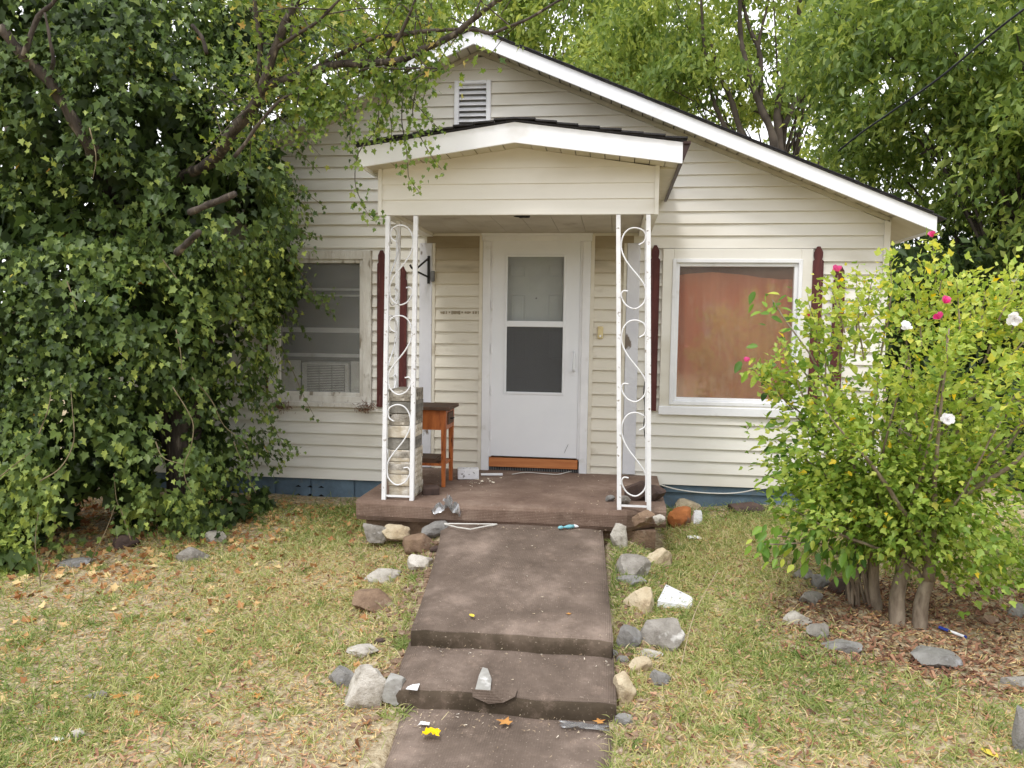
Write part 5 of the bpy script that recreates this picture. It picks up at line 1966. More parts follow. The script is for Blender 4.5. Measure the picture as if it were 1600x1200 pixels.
leaves("crown", T_MAPLE, P, np.array((0, 0, -0.6)) + rnd3(m_) * 0.6, norm(CAM - P) * 0.4 + np.array((0, 0, 0.7)) + rnd3(m_) * 0.6,
       RNG.uniform(0.028, 0.062, m_), np.clip(0.38 + 0.26 * rnd3(m_)[:, 0], 0, 1), "maple", tree, kind="stuff")
# hanging sprays in front of the gable and porch
for pxs, nl, sz in (
        (((640, 100), (630, 150), (628, 190), (634, 225), (637, 260), (640, 280), (655, 300)), 60, 0.06), (((590, 100), (592, 150), (588, 200), (560, 240), (555, 285), (565, 315), (580, 340), (600, 344)), 80, 0.06),
        (((660, 95), (650, 140), (645, 180), (655, 210), (675, 245), (690, 265)), 65, 0.06), (((610, 100), (615, 140), (600, 170), (590, 200), (575, 215)), 75, 0.06),
        (((570, 110), (560, 150), (550, 190), (545, 230)), 85, 0.06), (((545, 110), (535, 140), (520, 170), (500, 190), (470, 210)), 110, 0.065),
        (((620, 120), (640, 150), (665, 180), (685, 200)), 60, 0.055), (((675, 100), (668, 130), (660, 160)), 40, 0.05), (((530, 120), (520, 150), (508, 180)), 90, 0.06),
        (((500, 130), (490, 160), (480, 200)), 90, 0.065), (((580, 110), (600, 130), (625, 140)), 60, 0.055), (((470, 120), (465, 160), (455, 200)), 90, 0.065),
        (((600, 120), (605, 160), (612, 200), (610, 235)), 45, 0.05)):
    vine(tree, pxs, (-2.2, -2.25, -2.2), 0.005, int(nl * 1.35), sz * 0.95, "maple", 0.0, 0.62, T_IVY, name="spray", stem="bark", spread=0.035)


# ------------------------------------------------------------------ flowering shrub
def bush_stem(parent, pts, r0, r1, mat, name="stem", n=6):
    cp = catmull(pts, 5)
    k = len(cp)
    cp = cp + (np.stack([vnoise(cp, 5, 31 + j) for j in range(3)], 1) - 0.5) * 0.03
    MB().tube(cp, np.linspace(r0, r1, k), n).build(name, mat, parent, smooth=True)
    return cp


BB = atg(1420, 975)
shrub = empty("flowering_shrub", tuple(BB))
tag(shrub, "yellow-green flowering shrub with pale stems and pink and white blooms", "shrub")
roots = [atg(1403, 972), atg(1441, 980), atg(1374, 948), atg(1425, 965), atg(1455, 960)]
crown_targets = []
for k in range(30):
    a = k / 30 * 2 * math.pi
    px = random.choice((1240, 1270, 1300, 1340, 1370, 1400, 1440, 1480, 1520, 1560, 1600, 1640, 1690)) + random.uniform(-18, 18)
    py = 452 + 0.62 * max(0, 1470 - px) + random.uniform(-5, 220)
    dy = random.uniform(-0.55, 0.65)
    crown_targets.append((px, py, BB[1] + dy))
twp = []
nodes = []
for rb, tp, rr in ((atg(1403, 973), at(1408, 900, BB[1] + 0.02), 0.046), (atg(1437, 980), at(1450, 905, BB[1] - 0.02), 0.043), (atg(1372, 950), at(1366, 880, BB[1] + 0.15), 0.034)):
    cpt = catmull([rb - np.array((0, 0, 0.05)), (rb + tp) / 2 + np.array((-0.015, 0, 0)), tp, tp + np.array((0.01, 0, 0.1))], 5)
    MB().tube(cpt, np.linspace(rr * 1.12, rr * 0.72, len(cpt)), 10).build("trunk", "bark_light", shrub, smooth=True)
    nodes.append(tp)
nodes = [nodes[k] for k in (0, 1, 0, 1, 2)]
for i, (px, py, y) in enumerate(crown_targets):
    r = nodes[i % 5] + np.array((random.uniform(-0.025, 0.025), random.uniform(-0.025, 0.025), random.uniform(-0.06, 0.06)))
    tgt = at(px, py, y)
    k1 = r + (tgt - r) * np.array((0.12, 0.12, 0.22)) + np.array((0, 0, 0.03))
    k2 = r + (tgt - r) * np.array((0.55, 0.55, 0.58)) + rnd3(1)[0] * 0.05
    big = i < 4
    cp = bush_stem(shrub, [r, k1, k2, tgt], 0.016 + 0.012 * (i < 9), 0.004, "bark_light", n=8)
    twp.append(cp)
    if big and i < 2:
        pass
TW = []
for cp in twp:
    L = len(cp)
    for j in range(15):
        a = cp[int(L * random.uniform(0.36, 1.0)) - 1]
        d = np.array((random.gauss(0, 0.17), random.gauss(0, 0.17), random.uniform(-0.08, 0.3)))
        TW.append((a, a + d))
for px, py, y in [(random.uniform(1440, 1680), random.uniform(760, 935), BB[1] + random.uniform(-0.4, 0.4)) for _ in range(70)] + \
        [(random.uniform(1225, 1330), random.uniform(630, 800), BB[1] + random.uniform(-0.2, 0.5)) for _ in range(50)] + [(random.uniform(1400, 1680), random.uniform(480, 640), BB[1] + random.uniform(-0.5, 0.5)) for _ in range(30)]:
    c = at(px, py, y)
    TW.append((c, c + np.array((random.gauss(0.03, 0.12), random.gauss(0, 0.12), random.uniform(-0.05, 0.15)))))
# extra side growth and the upright shoots that stand above the crown
for px, py, x2, y2, y in ((1385, 520, 1392, 408, BB[1]), (1452, 500, 1457, 376, BB[1]), (1335, 560, 1338, 425, BB[1] + 0.3), (1312, 580, 1309, 430, BB[1]), (1500, 520, 1495, 440, BB[1] - 0.2),
                          (1560, 500, 1590, 420, BB[1] - 0.2), (1440, 540, 1428, 440, BB[1]), (1350, 500, 1362, 440, BB[1] + 0.2), (1580, 520, 1600, 440, BB[1]), (1280, 560, 1262, 470, BB[1] + 0.1),
                          (1535, 520, 1540, 455, BB[1]), (1405, 520, 1412, 430, BB[1] + 0.2), (1472, 500, 1478, 415, BB[1] - 0.1), (1515, 500, 1522, 425, BB[1] + 0.2),
                          (1570, 520, 1566, 430, BB[1] + 0.1), (1350, 560, 1342, 455, BB[1] - 0.1), (1290, 600, 1280, 500, BB[1] + 0.1), (1255, 620, 1228, 540, BB[1] + 0.1),
                          (1240, 640, 1195, 590, BB[1] + 0.2), (1610, 500, 1622, 420, BB[1]), (1240, 600, 1168, 572, BB[1] + 0.2), (1320, 520, 1300, 455, BB[1] - 0.2)):
    a, b = at(px, py, y), at(x2, y2, y)
    MB().tube(catmull([a, (a + b) / 2 + rnd3(1)[0] * 0.015, b], 4), np.linspace(0.006, 0.002, 9), 5).build("shoot", "bark_light", shrub)
    for k in range(4):
        c = a + (b - a) * (k + 0.5) / 4
        TW.append((c, c + rnd3(1)[0] * 0.03 + np.array((0, 0, 0.03))))
TW_A = np.array([a for a, b in TW])
TW_B = np.array([b for a, b in TW])
KL = 28
m_ = len(TW_A) * KL
f_ = RNG.uniform(0.1, 1.15, (m_, 1))
P = np.repeat(TW_A, KL, 0) * (1 - f_) + np.repeat(TW_B, KL, 0) * f_ + RNG.normal(size=(m_, 3)) * 0.045
d_ = norm(np.repeat(TW_B - TW_A, KL, 0))
out = norm(P - (BB + np.array((0, 0, 0.9))))
okk = P[:, 2] > BB[2] + np.where(np.hypot(P[:, 0] - BB[0], P[:, 1] - BB[1]) < 0.3, 0.3, 0.14)
tt = np.clip(0.38 + 0.2 * (P[:, 2] - 0.9) + 0.22 * rnd3(m_)[:, 0], 0, 0.93)
tt = np.where(RNG.random(m_) < 0.012, 1.0, tt)
leaves("foliage", T_HIB, P[okk], (d_ * 0.4 + out * 0.6 + np.array((0, 0, -0.25)) + rnd3(m_) * 0.5)[okk], (out * 0.4 + np.array((0, 0, 0.8)) + rnd3(m_) * 0.45)[okk],
       RNG.uniform(0.024, 0.062, m_)[okk], tt[okk], "hibiscus", shrub, kind="stuff")
print("shrub leaves", okk.sum())


def bloom(px, py, y, r, mat, npet, name, label, openness):
    c = at(px, py, y)
    ax = norm(((CAM - c) * np.array((1, 1, 0.3)) + rnd3(1)[0] * 2.0)[None, :])[0] if openness > 0.5 else np.array((random.gauss(0, .3), random.gauss(0, .3), 1.0))
    ax = ax / np.linalg.norm(ax)
    s1 = np.cross(ax, (0, 0, 1.0)) if abs(ax[2]) < 0.9 else np.cross(ax, (1.0, 0, 0))
    s1 /= np.linalg.norm(s1)
    s2 = np.cross(ax, s1)
    P, T, N = [], [], []
    for k in range(npet):
        a = 2 * math.pi * k / npet + random.uniform(-0.2, 0.2)
        rd = math.cos(a) * s1 + math.sin(a) * s2
        P.append(c)
        T.append(rd * openness + ax * (1.05 - openness))
        N.append(ax * openness - rd * (1.05 - openness))
    tmpl = (np.array([(0, 0, 0), (0.3, 0.3, 0.04), (0.42, 0.7, 0.1), (0.2, 1.0, 0.02), (-0.2, 1.0, 0.06), (-0.42, 0.7, 0.0), (-0.3, 0.3, 0.04)], float), [(0, 1, 2, 3, 4, 5, 6)])
    for k in range(npet if mat == "petal_white" else 0):       # inner ring, more closed
        a = 2 * math.pi * (k + 0.5) / npet
        rd = math.cos(a) * s1 + math.sin(a) * s2
        P.append(c)
        T.append(rd * 0.55 + ax * 0.7 + rnd3(1)[0] * 0.15)
        N.append(ax * 0.55 - rd * 0.7)
    T = np.array(T) + rnd3(len(T)) * 0.12
    o = leaves(name, tmpl, P, T, N, RNG.uniform(0.75, 1.0, len(P)) * r, RNG.random(len(P)), mat, shrub)
    tag(o, label)


for px, py, dy, r, mt, k, nm, lb, op in (
        (1457, 371, 0.0, 0.05, "petal_pink", 6, "bud", "pink bud on the tallest shoot below the eave", 0.35), (1310, 425, -0.1, 0.05, "petal_pink", 6, "bud", "pink bud in front of the second picket", 0.4),
        (1475, 474, -0.55, 0.045, "petal_pink", 6, "bud", "pink bud above the shrub's crown", 0.35), (1468, 499, -0.6, 0.045, "petal_pink", 6, "bud", "pink bud below another pink bud", 0.4),
        (1164, 565, 0.2, 0.042, "petal_pink", 6, "bud", "pink bud in front of the picture window", 0.35), (1264, 495, 0.1, 0.022, "petal_pink", 5, "bud", "small dull pink bud by the window frame", 0.3),
        (1414, 511, -0.55, 0.042, "petal_white", 6, "flower", "white flower near the shrub's top", 0.7), (1585, 497, -0.65, 0.045, "petal_white", 7, "flower", "large white flower near the right margin", 0.75),
        (1480, 654, -0.75, 0.042, "petal_white", 7, "flower", "white flower in the middle of the shrub", 0.75), (1585, 434, -0.2, 0.028, "petal_white", 5, "flower", "small white flower at the shrub's upper end", 0.6)):
    bloom(px, py, BB[1] + dy, r, mt, k, nm, lb, op)

# ------------------------------------------------------------------ broad-leaved sapling growing through the shrub's side
SB = atg(1345, 945)
sap = empty("broad_leaved_sapling", tuple(SB))
tag(sap, "sapling with larger oval leaves growing on the window side of the flowering shrub", "sapling")
ST = []
for px, py, dy in ((1185, 585, 0.15), (1205, 470, 0.25), (1235, 640, 0.1), (1215, 690, 0.0), (1195, 740, 0.1), (1225, 540, 0.2), (1270, 520, 0.1), (1210, 835, -0.3), (1260, 800, -0.2), (1300, 870, -0.3),
                   (1250, 730, 0.0), (1290, 640, 0.0), (1390, 470, 0.0), (1320, 740, -0.2), (1195, 850, -0.45)):
    tgt = at(px, py, SB[1] + dy)
    mid = SB + (tgt - SB) * np.array((0.35, 0.35, 0.6)) + np.array((0, 0, 0.12))
    cp = bush_stem(sap, [SB + np.array((random.uniform(-0.07, 0.07), random.uniform(-0.06, 0.06), -0.04)), mid, tgt], 0.011, 0.004, "bark_light")
    ST.append(cp[len(cp) // 2:])
P, T = [], []
for cp in ST:
    for k in range(42):
        i = int(len(cp) * random.random() ** 0.7)
        P.append(cp[min(i, len(cp) - 1)] + rnd3(1)[0] * 0.06)
P = np.array(P)
m_ = len(P)
out = norm(P - (SB + np.array((0, 0, 0.6))))
leaves("foliage", T_OVATE, P, out * 0.6 + np.array((0, 0, -0.6)) + rnd3(m_) * 0.35, norm(CAM - P) * 0.5 + np.array((0, 0, 0.7)) + rnd3(m_) * 0.4, RNG.uniform(0.045, 0.095, m_),
       np.clip(0.58 + 0.25 * rnd3(m_)[:, 0], 0, 1), "sapling_leaf", sap, droop=0.15, kind="stuff")


# ------------------------------------------------------------------ trees behind the house
def far_tree(label, name, base, ells, nclump, per, lsize, mat, stems, rad, spread=0.34, holes=(), tint0=0.5, barkmat="bark_far", hang=0.5, shell=0.55):
    root_ = empty(name, tuple(base))
    tag(root_, label, "tree", "trees beyond the house")
    for pxs, Ys, r0, r1 in stems:
        limb(root_, pxs, Ys, r0, r1, barkmat, "limb", 7)
    area = np.array([e[1][0] * e[1][1] * e[1][2] for e in ells]) ** 0.75
    cnt = (nclump * area / area.sum()).astype(int)
    C = []
    for (c, r), k in zip(ells, cnt):
        d = norm(rnd3(k)) * (RNG.uniform(shell, 1.0, (k, 1)))
        C.append(c + d * r)
    C = np.vstack(C)
    C = C[vnoise(C, 0.9, 41) > 0.3]
    qx, qy = projv(C)
    for hx_, hy_, a_, b_ in holes:
        bad = ((qx - hx_) / a_) ** 2 + ((qy - hy_) / b_) ** 2 < 1
        C, qx, qy = C[~bad], qx[~bad], qy[~bad]
    C = C[~in_house(C, 0.5)]
    n = len(C)
    # twigs and the trunk
    mtw = MB()
    top = np.array(base) + np.array((0, 0, max(e[0][2] for e in ells) - base[2])) * 0.75
    tr = catmull([np.array(base) - np.array((0, 0, 0.2)), np.array(base) * 0.6 + top * 0.4 + np.array((0.15, 0, 0)), top], 5)
    MB().tube(tr, np.linspace(rad, rad * 0.3, len(tr)), 9).build("trunk", barkmat, root_, smooth=True)
    for i in range(0, n, 17):
        a = tr[int((0.35 + 0.6 * random.random()) * (len(tr) - 1))]
        b = C[i]
        mtw.tube(catmull([a, (a + b) / 2 + rnd3(1)[0] * 0.25, b], 2), np.linspace(rad * 0.16, 0.008, 5), 4)
    o = mtw.build("branches", barkmat, root_)
    o["kind"] = "stuff"
    dirs = norm(rnd3(n) * np.array((1, 1, 0.4)) + np.array((0, 0, -0.35)))
    f = RNG.uniform(-1, 1, (n, per))
    P = C[:, None, :] + dirs[:, None, :] * (f * spread)[:, :, None] + RNG.normal(size=(n, per, 3)) * spread * 0.35
    T = dirs[:, None, :] * 0.35 + np.array((0, 0, -hang)) + RNG.normal(size=P.shape) * 0.5
    N = np.array((0, -0.2, 0.7)) + RNG.normal(size=P.shape) * 0.6
    tint = tint0 + 0.16 * RNG.normal(size=(n, 1)) + 0.12 * RNG.normal(size=(n, per))
    leaves("crown", T_LEAFLET, P.reshape(-1, 3), T.reshape(-1, 3), N.reshape(-1, 3), RNG.uniform(0.7, 1.3, n * per) * lsize, tint.reshape(-1), mat, root_, kind="stuff")
    return n * per


nl = 0
Y1 = 10.2
b1 = at(1215, 300, Y1)
b1[2] = 0
nl += far_tree("many-stemmed tree with dark upright limbs showing above the roof slope", "many_stemmed_tree", b1,
               [px_ell(1080, 40, 170, 130, Y1, 2.4), px_ell(1240, -60, 190, 130, Y1, 2.4), px_ell(1000, 120, 130, 70, Y1 - 0.5, 1.6), px_ell(1250, 130, 70, 60, Y1 - 0.5, 1.5),
                px_ell(1130, 120, 120, 80, Y1, 1.8), px_ell(1150, 190, 130, 50, Y1 + 2.5, 1.2), px_ell(1270, 230, 80, 50, Y1 + 2.5, 1.0), px_ell(1000, 60, 150, 100, Y1 + 3, 1.5)],
               860, 46, 0.15, "tree_leaf",
               [(((1216, 300), (1218, 236), (1215, 169), (1229, 105), (1244, 61), (1250, 0)), (Y1 - 1, Y1 - 1), 0.16, 0.07), (((1212, 290), (1208, 216), (1185, 159), (1165, 98), (1156, 40), (1158, -30)), (Y1 - 1.2, Y1 - 1.2), 0.15, 0.06),
                (((1200, 300), (1161, 216), (1141, 152), (1124, 118), (1110, 60)), (Y1 - 0.9, Y1 - 0.9), 0.13, 0.05), (((1188, 165), (1188, 88), (1171, 44), (1161, 7), (1150, -40)), (Y1 - 1.1, Y1 - 1.1), 0.08, 0.05),
                (((1185, 90), (1187, 60), (1198, 13), (1204, -20)), (Y1 - 1.1, Y1 - 1.1), 0.06, 0.03), (((1180, 290), (1134, 202), (1111, 145), (1100, 67), (1095, 0)), (Y1 - 0.8, Y1 - 0.8), 0.1, 0.04),
                (((1225, 200), (1240, 165), (1262, 130), (1275, 115)), (Y1 - 1, Y1 - 1), 0.1, 0.05)],
               0.2, holes=((1268, 190, 26, 30), (1130, 150, 16, 24), (1200, 120, 18, 34), (1195, 20, 18, 20)), tint0=0.76)
b2 = at(1600, 520, 3.6)
b2[2] = 0
nl += far_tree("large drooping green tree filling the sky beside the roof's east end", "drooping_tree", b2,
               [px_ell(1450, 90, 190, 150, 4.2, 1.8), px_ell(1600, 40, 200, 180, 3.4, 1.6), px_ell(1480, 260, 160, 110, 4.6, 1.6), px_ell(1600, 300, 150, 150, 3.6, 1.4), px_ell(1340, 60, 110, 90, 5.0, 1.5),
                px_ell(1370, 220, 90, 60, 5.5, 1.0), px_ell(1700, 200, 150, 220, 2.6, 1.4)],
               1080, 46, 0.125, "tree_leaf",
               [(((1600, 180), (1540, 195), (1490, 215), (1440, 240)), (3.8, 4.4), 0.06, 0.03), (((1620, 100), (1560, 80), (1500, 90), (1440, 110)), (3.8, 4.4), 0.06, 0.03),
                (((1640, 300), (1560, 300), (1490, 290)), (3.8, 4.2), 0.05, 0.03)],
               0.2, holes=((1340, 140, 0, 0), (1515, 60, 34, 30), (1370, 300, 20, 20), (1582, 312, 22, 22), (1450, 200, 26, 22), (1330, 130, 22, 14), (1432, 305, 22, 14)), tint0=0.68, spread=0.36, hang=0.4)
b3 = at(820, 200, 13)
b3[2] = 0
nl += far_tree("bright green tree rising far behind the gable peak", "far_green_tree", b3,
               [px_ell(900, 40, 150, 110, 13, 2.5), px_ell(720, 10, 170, 90, 13, 2.5), px_ell(960, 90, 90, 60, 12, 1.5), px_ell(580, 0, 120, 90, 13, 2.0)], 520, 44, 0.19, "tree_leaf", [], 0.22,
               tint0=0.8, spread=0.42)
b4 = at(1520, 500, 5.2)
b4[2] = 0
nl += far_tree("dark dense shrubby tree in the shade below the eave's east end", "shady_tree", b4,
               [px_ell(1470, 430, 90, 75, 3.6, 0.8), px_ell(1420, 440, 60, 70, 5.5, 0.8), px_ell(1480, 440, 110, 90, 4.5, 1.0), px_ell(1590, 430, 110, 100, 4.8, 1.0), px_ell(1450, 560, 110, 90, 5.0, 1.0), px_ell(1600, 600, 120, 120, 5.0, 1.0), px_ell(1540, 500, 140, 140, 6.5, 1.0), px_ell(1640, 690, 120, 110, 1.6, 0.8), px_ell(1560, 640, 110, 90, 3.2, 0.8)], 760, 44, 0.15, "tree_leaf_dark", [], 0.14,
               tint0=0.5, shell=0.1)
b5 = at(20, 520, 9)
b5[2] = 0
nl += far_tree("light green tree glimpsed past the ivy at the west margin", "pale_tree", b5,
               [px_ell(0, 420, 120, 150, 9, 2.0), px_ell(40, 600, 110, 60, 9, 1.5), px_ell(200, 40, 200, 120, 10, 2)], 200, 40, 0.15, "tree_leaf", [], 0.18, tint0=0.7, holes=((12, 420, 14, 20), (10, 520, 12, 16), (220, 45, 26, 22)))
print("tree leaves", nl)

# far woods closing the horizon
c_, n_ = [], 900
ang = RNG.uniform(0, 2 * math.pi, n_)
rad_ = RNG.uniform(38, 60, n_)
C = np.stack([np.sin(ang) * rad_, np.cos(ang) * rad_, np.abs(RNG.normal(size=n_)) * 2.6 + 0.5], 1)
per = 26
P = C[:, None, :] + RNG.normal(size=(n_, per, 3)) * np.array((1.6, 1.6, 0.9))
P[:, :, 2] = np.abs(P[:, :, 2])
P = P.reshape(-1, 3)
m_ = len(P)
o = leaves("far_woods", T_OVATE, P, rnd3(m_) + np.array((0, 0, -0.4)), rnd3(m_) + np.array((0, 0, 0.6)), RNG.uniform(0.6, 1.3, m_), np.clip(0.45 + 0.2 * rnd3(m_)[:, 0], 0, 1), "tree_leaf", None, kind="stuff")
tag(o, "distant belt of green woods around the lots")

# red house across the street (seen mirrored in the picture window)
nb = empty("brick_house", (5.5, -30, -0.3))
tag(nb, "red brick house across the street mirrored in the picture window", "house")
MB().box(-2, 14, -37, -30, -0.5, 4.3).build("wall", "brick_red", nb)
rf = MB().prism_y([(-2.5, 4.3), (14.5, 4.3), (12, 5.0), (0, 5.0)], -37.4, -29.6).build("roof", "roof_far", nb)
MB().box(5.2, 6.1, -33, -32, 4.4, 6.3).build("chimney", "brick_red", rf)
for x in (0.5, 4.2, 8.2, 11.5):
    w_ = MB().box(x, x + 0.95, -30.06, -29.95, 1.3, 2.9).build("window", "trim_white", nb)
    MB().box(x + 0.1, x + 0.85, -29.949, -29.93, 1.4, 2.8).build("pane", "dark", w_)


# ================================================================== lawn: grass, litter, mulch
def scatter(n, x0, x1, y0, y1):
    x = RNG.uniform(x0, x1, n)
    y = RNG.uniform(y0, y1, n)
    return x, y


def on_slab(x, y, m=0.02):
    w = (x > -1.33 + 0.13 * np.clip((-1.5 - y) / 1.6, 0, 1) + 0.1 * (y < -3.2) + 0.06 * (y < -3.64) - m) & (x < 0.05 + m) & (y < -1.4)
    p = (x > -2.0) & (x < 0.45) & (y > -1.54)
    return w | p


SHB = BB[:2]
bed = lambda x, y: sstep(1.15, 0.75, np.hypot((x - SHB[0] - 0.35) / 1.25, (y - SHB[1] + 0.05) / 0.8))
ivyd = lambda x, y: sstep(-2.6, -3.1, x - 0.9 * (y + 0.5))


def grass(n, x0, x1, y0, y1, lo, hi, name, label):
    x, y = scatter(n, x0, x1, y0, y1)
    P = np.stack([x, y, np.zeros(n)], 1)
    dn = (0.16 + 1.35 * vnoise(P, 1.1, 51) * vnoise(P, 3.5, 52) * 2) * (0.3 + 0.7 * sstep(0.32, 0.56, vnoise(P, 0.75, 54) * 0.6 + vnoise(P, 2.3, 55) * 0.4))
    dn = dn * (1 - 0.93 * bed(x, y)) * (1 - 0.85 * ivyd(x, y)) * np.where(y > -0.35, 0.4, 1)
    k = (RNG.random(n) < dn) & ~on_slab(x, y, -0.035)
    P = P[k]
    P[:, 2] = gz(P[:, 0], P[:, 1]) - 0.003
    m = len(P)
    gr = vnoise(P, 0.9, 53)
    tint = np.clip(0.4 + 0.14 * sstep(0.0, 0.8, P[:, 0]) - 0.85 * (gr - 0.42) + 0.22 * RNG.normal(size=m), 0, 1)
    lean = RNG.normal(size=(m, 3)) * np.array((0.75, 0.75, 0.0)) + np.array((0, 0, 0.5)) + np.array((0, 0, 1)) * np.abs(RNG.normal(size=(m, 1))) * 0.35
    S = RNG.uniform(lo, hi, m) * (0.6 + 0.7 * gr)
    leaves(name, T_BLADE, P, lean, rnd3(m) * 0.5 + np.array((0, -0.6, 0.5)), S, tint, "blade", None, W=RNG.uniform(0.0035, 0.0075, m), droop=0.35, kind="stuff")
    tag(bpy.data.objects[name], label)
    return m


g1 = grass(300000, -5.2, 4.2, -5.6, -0.05, 0.05, 0.14, "grass", "dry yellow-green lawn grass around the walkway")


def clumps(nc, per):
    """thicker tufts standing out of the thin lawn"""
    x, y = scatter(nc, -5.2, 4.2, -5.4, -0.3)
    P = np.stack([x, y, 0 * x], 1)
    k = (RNG.random(nc) < (0.15 + 1.1 * vnoise(P, 1.0, 57)) * (1 - 0.9 * bed(x, y)) * (1 - 0.8 * ivyd(x, y))) & ~on_slab(x, y, 0.04)
    P = P[k]
    n = len(P)
    hgt = RNG.uniform(0.06, 0.17, n)
    tn = np.clip(RNG.normal(0.3, 0.2, n), 0, 0.9)
    Q = np.repeat(P, per, 0) + RNG.normal(size=(n * per, 3)) * np.array((0.022, 0.022, 0))
    Q[:, 2] = gz(Q[:, 0], Q[:, 1]) - 0.004
    m = len(Q)
    d = RNG.normal(size=(m, 3)) * np.array((0.55, 0.55, 0)) + np.array((0, 0, 0.8))
    o = leaves("grass_clumps", T_BLADE, Q, d, rnd3(m) * 0.4 + np.array((0, -0.6, 0.6)), np.repeat(hgt, per) * RNG.uniform(0.5, 1.1, m),
               np.clip(np.repeat(tn, per) + 0.12 * RNG.normal(size=m), 0, 1), "blade", None, W=RNG.uniform(0.004, 0.008, m), droop=0.6, kind="stuff")
    tag(o, "thicker green and straw grass tufts dotted over the lawn")


clumps(2300, 22)


def flat_bits(name, label, tmpl, n, xy, lo, hi, mat, tint, tilt=0.35, wr=None, lift=0.004, zf=None):
    x, y = xy
    z = (zf(x, y) if zf else gz(x, y)) + lift + RNG.uniform(0, 0.012, len(x))
    P = np.stack([x, y, z], 1)
    m = len(P)
    a = RNG.uniform(0, 2 * math.pi, m)
    T = np.stack([np.cos(a), np.sin(a), RNG.normal(size=m) * tilt], 1)
    N = np.array((0, 0, 1)) + rnd3(m) * tilt
    S = RNG.uniform(lo, hi, m)
    o = leaves(name, tmpl, P, T, N, S, tint(m), mat, None, W=None if wr is None else S * wr, kind="stuff")
    tag(o, label)


def pick(n, x0, x1, y0, y1, dens, walk_ok=False):
    x, y = scatter(n, x0, x1, y0, y1)
    k = RNG.random(n) < dens(x, y)
    if not walk_ok:
        k &= ~on_slab(x, y)
    return x[k], y[k]


nz2 = lambda x, y, s, sd: vnoise(np.stack([x, y, 0 * x], 1), s, sd)
flat_bits("leaf_litter", "fallen tan and orange leaves under the ivy and over the lawn", T_IVY, 0,
          pick(7500, -5.2, -0.9, -5.2, -0.3, lambda x, y: np.clip(0.03 + (0.3 * sstep(0.6, -1.2, x - 0.9 * (y + 0.5)) + 0.75 * sstep(-0.9, -2.3, x - 0.9 * (y + 0.5))) * (0.25 + nz2(x, y, 1.5, 61)), 0, 1) * 0.75),
          0.03, 0.07, "litter", lambda m: np.clip(RNG.normal(0.6, 0.25, m), 0, 1), tilt=0.6)
flat_bits("dry_thatch", "dry straw and plant bits between the grass blades", T_CHIP, 0,
          pick(90000, -5.2, 4.2, -5.4, -0.1, lambda x, y: 0.35 + 0.6 * nz2(x, y, 2.2, 62)), 0.012, 0.05, "litter", lambda m: np.clip(RNG.normal(0.8, 0.18, m), 0, 1), tilt=0.25, wr=0.16)
flat_bits("mulch", "reddish-brown bark mulch under the flowering shrub", T_CHIP, 0,
          pick(20000, 0.4, 4.2, -4.2, -1.2, lambda x, y: bed(x, y) * 0.95 + 0.02), 0.02, 0.06, "mulch", lambda m: np.clip(RNG.normal(0.42, 0.25, m), 0, 1), tilt=0.4, wr=0.4)
flat_bits("leaf_bits", "small brown leaf fragments strewn along the walkway edges", T_CHIP, 0,
          pick(14000, -2.4, 2.2, -4.8, -0.4, lambda x, y: 0.25 + 0.5 * nz2(x, y, 3, 63)), 0.02, 0.045, "mulch", lambda m: np.clip(RNG.normal(0.7, 0.25, m), 0, 1), tilt=0.4, wr=0.5)
wx, wy = scatter(2600, -1.05, 0.02, -4.6, -1.55)
near = np.exp(-((wy + 1.58) / 0.06) ** 2) + np.exp(-((wy + 3.25) / 0.05) ** 2) + 3 * np.exp(-((wy + 3.76) / 0.07) ** 2) + 0.05
k = RNG.random(len(wx)) < near
wx, wy = wx[k], wy[k]


def surf(x, y):
    a = 0.205 + (y + 1.46) * (0.173 / 1.71)
    b = np.where(y < -3.2, tread_z(x, y), a)
    return np.where(y < -3.66, -0.207 + (y + 3.58) * 0.015, b)


flat_bits("walkway_chaff", "pale chaff and grit caught on the walkway carpet", T_CHIP, 0, (wx, wy), 0.004, 0.022, "chaff", lambda m: RNG.random(m) ** 1.5, tilt=0.15, wr=0.3, lift=0.007, zf=surf)
wx, wy = scatter(160, -1.9, 0.2, -1.42, -0.1)
flat_bits("porch_grit", "pale grit scattered on the porch carpet", T_CHIP, 0, (wx, wy), 0.004, 0.014, "chaff", lambda m: RNG.random(m), tilt=0.15, lift=0.002, zf=lambda x, y: 0 * x + 0.352)


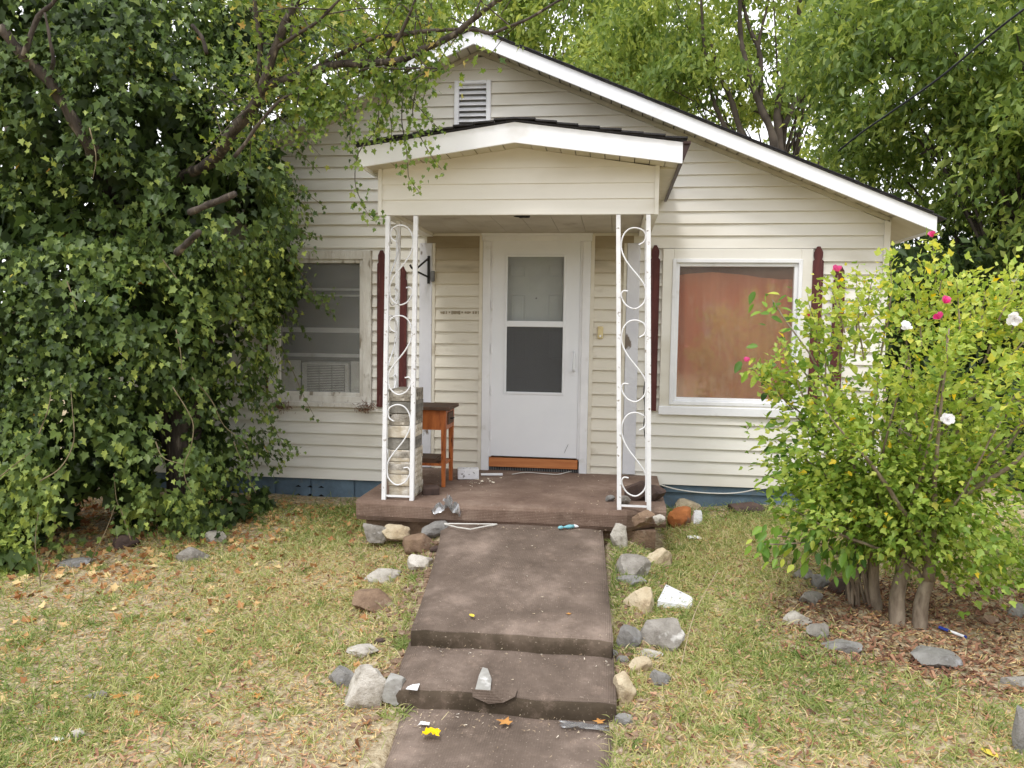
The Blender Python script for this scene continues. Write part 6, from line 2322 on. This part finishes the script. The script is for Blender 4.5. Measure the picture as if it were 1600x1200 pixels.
def tuft(px, py, n, L, spread, label, tlo, thi, name="grass_tuft", wid=0.006, cat="grass tuft", upr=0.9):
    p = atg(px, py)
    root_ = empty(name, tuple(p))
    tag(root_, label, cat)
    P = p + RNG.normal(size=(n, 3)) * np.array((spread, spread, 0))
    d = RNG.normal(size=(n, 3)) * np.array((0.6, 0.6, 0)) + np.array((0, 0, upr))
    leaves("blades", T_BLADE, P, d, rnd3(n) * 0.3 + np.array((0, -0.7, 0.6)), RNG.uniform(0.5, 1, n) * L, RNG.uniform(tlo, thi, n), "blade", root_, W=RNG.uniform(0.6, 1.1, n) * wid, droop=0.75, kind="stuff")


tuft(650, 905, 70, 0.17, 0.03, "arching grass clump at the carpet edge below the crumbly stone", 0.0, 0.4)
tuft(628, 1008, 95, 0.19, 0.035, "largest arching grass clump beside the first step", 0.0, 0.35)
tuft(645, 965, 50, 0.15, 0.03, "thin grass clump just above the largest arching clump", 0.1, 0.5)
tuft(968, 855, 60, 0.17, 0.025, "grass clump in front of the upright narrow stone", 0.0, 0.4)
tuft(1010, 825, 80, 0.3, 0.07, "tall thin grass growing at the foot of the porch post", 0.05, 0.6, wid=0.004, upr=1.3)
tuft(1170, 800, 60, 0.24, 0.06, "coarse grass clump by the blue foundation", 0.1, 0.6)
tuft(1300, 985, 26, 0.12, 0.015, "yellow-green weed rosette among the shrub's ring stones", 0.25, 0.4, "weed", 0.014, "weed", 0.5)
tuft(1145, 990, 110, 0.14, 0.09, "soft green grass patch right of the boulders", 0.1, 0.55)
tuft(1370, 1040, 70, 0.13, 0.06, "grass clump between the slate and the shrub's ring", 0.05, 0.5)
tuft(620, 1115, 60, 0.16, 0.05, "grass clump below the large angular stone", 0.05, 0.5)
tuft(490, 1160, 120, 0.2, 0.16, "long straw-coloured grass at the lower edge left of the path", 0.3, 0.8, wid=0.004, upr=1.2)
tuft(490, 838, 90, 0.13, 0.08, "fine green grass clump at the ivy's edge by the foundation", 0.0, 0.35, wid=0.004)
# long lone straw
p0, p1, p2 = atg(1063, 1045), at(1085, 960, -3.1), at(1122, 890, -3.0)
o = MB().tube(catmull([p0, p1, p2], 5), np.linspace(0.003, 0.0015, 11), 4).build("straw_stalk", "rock_cream", None, origin=tuple(p0))
tag(o, "long bent straw stalk rising from the largest boulder's side", "stalk")
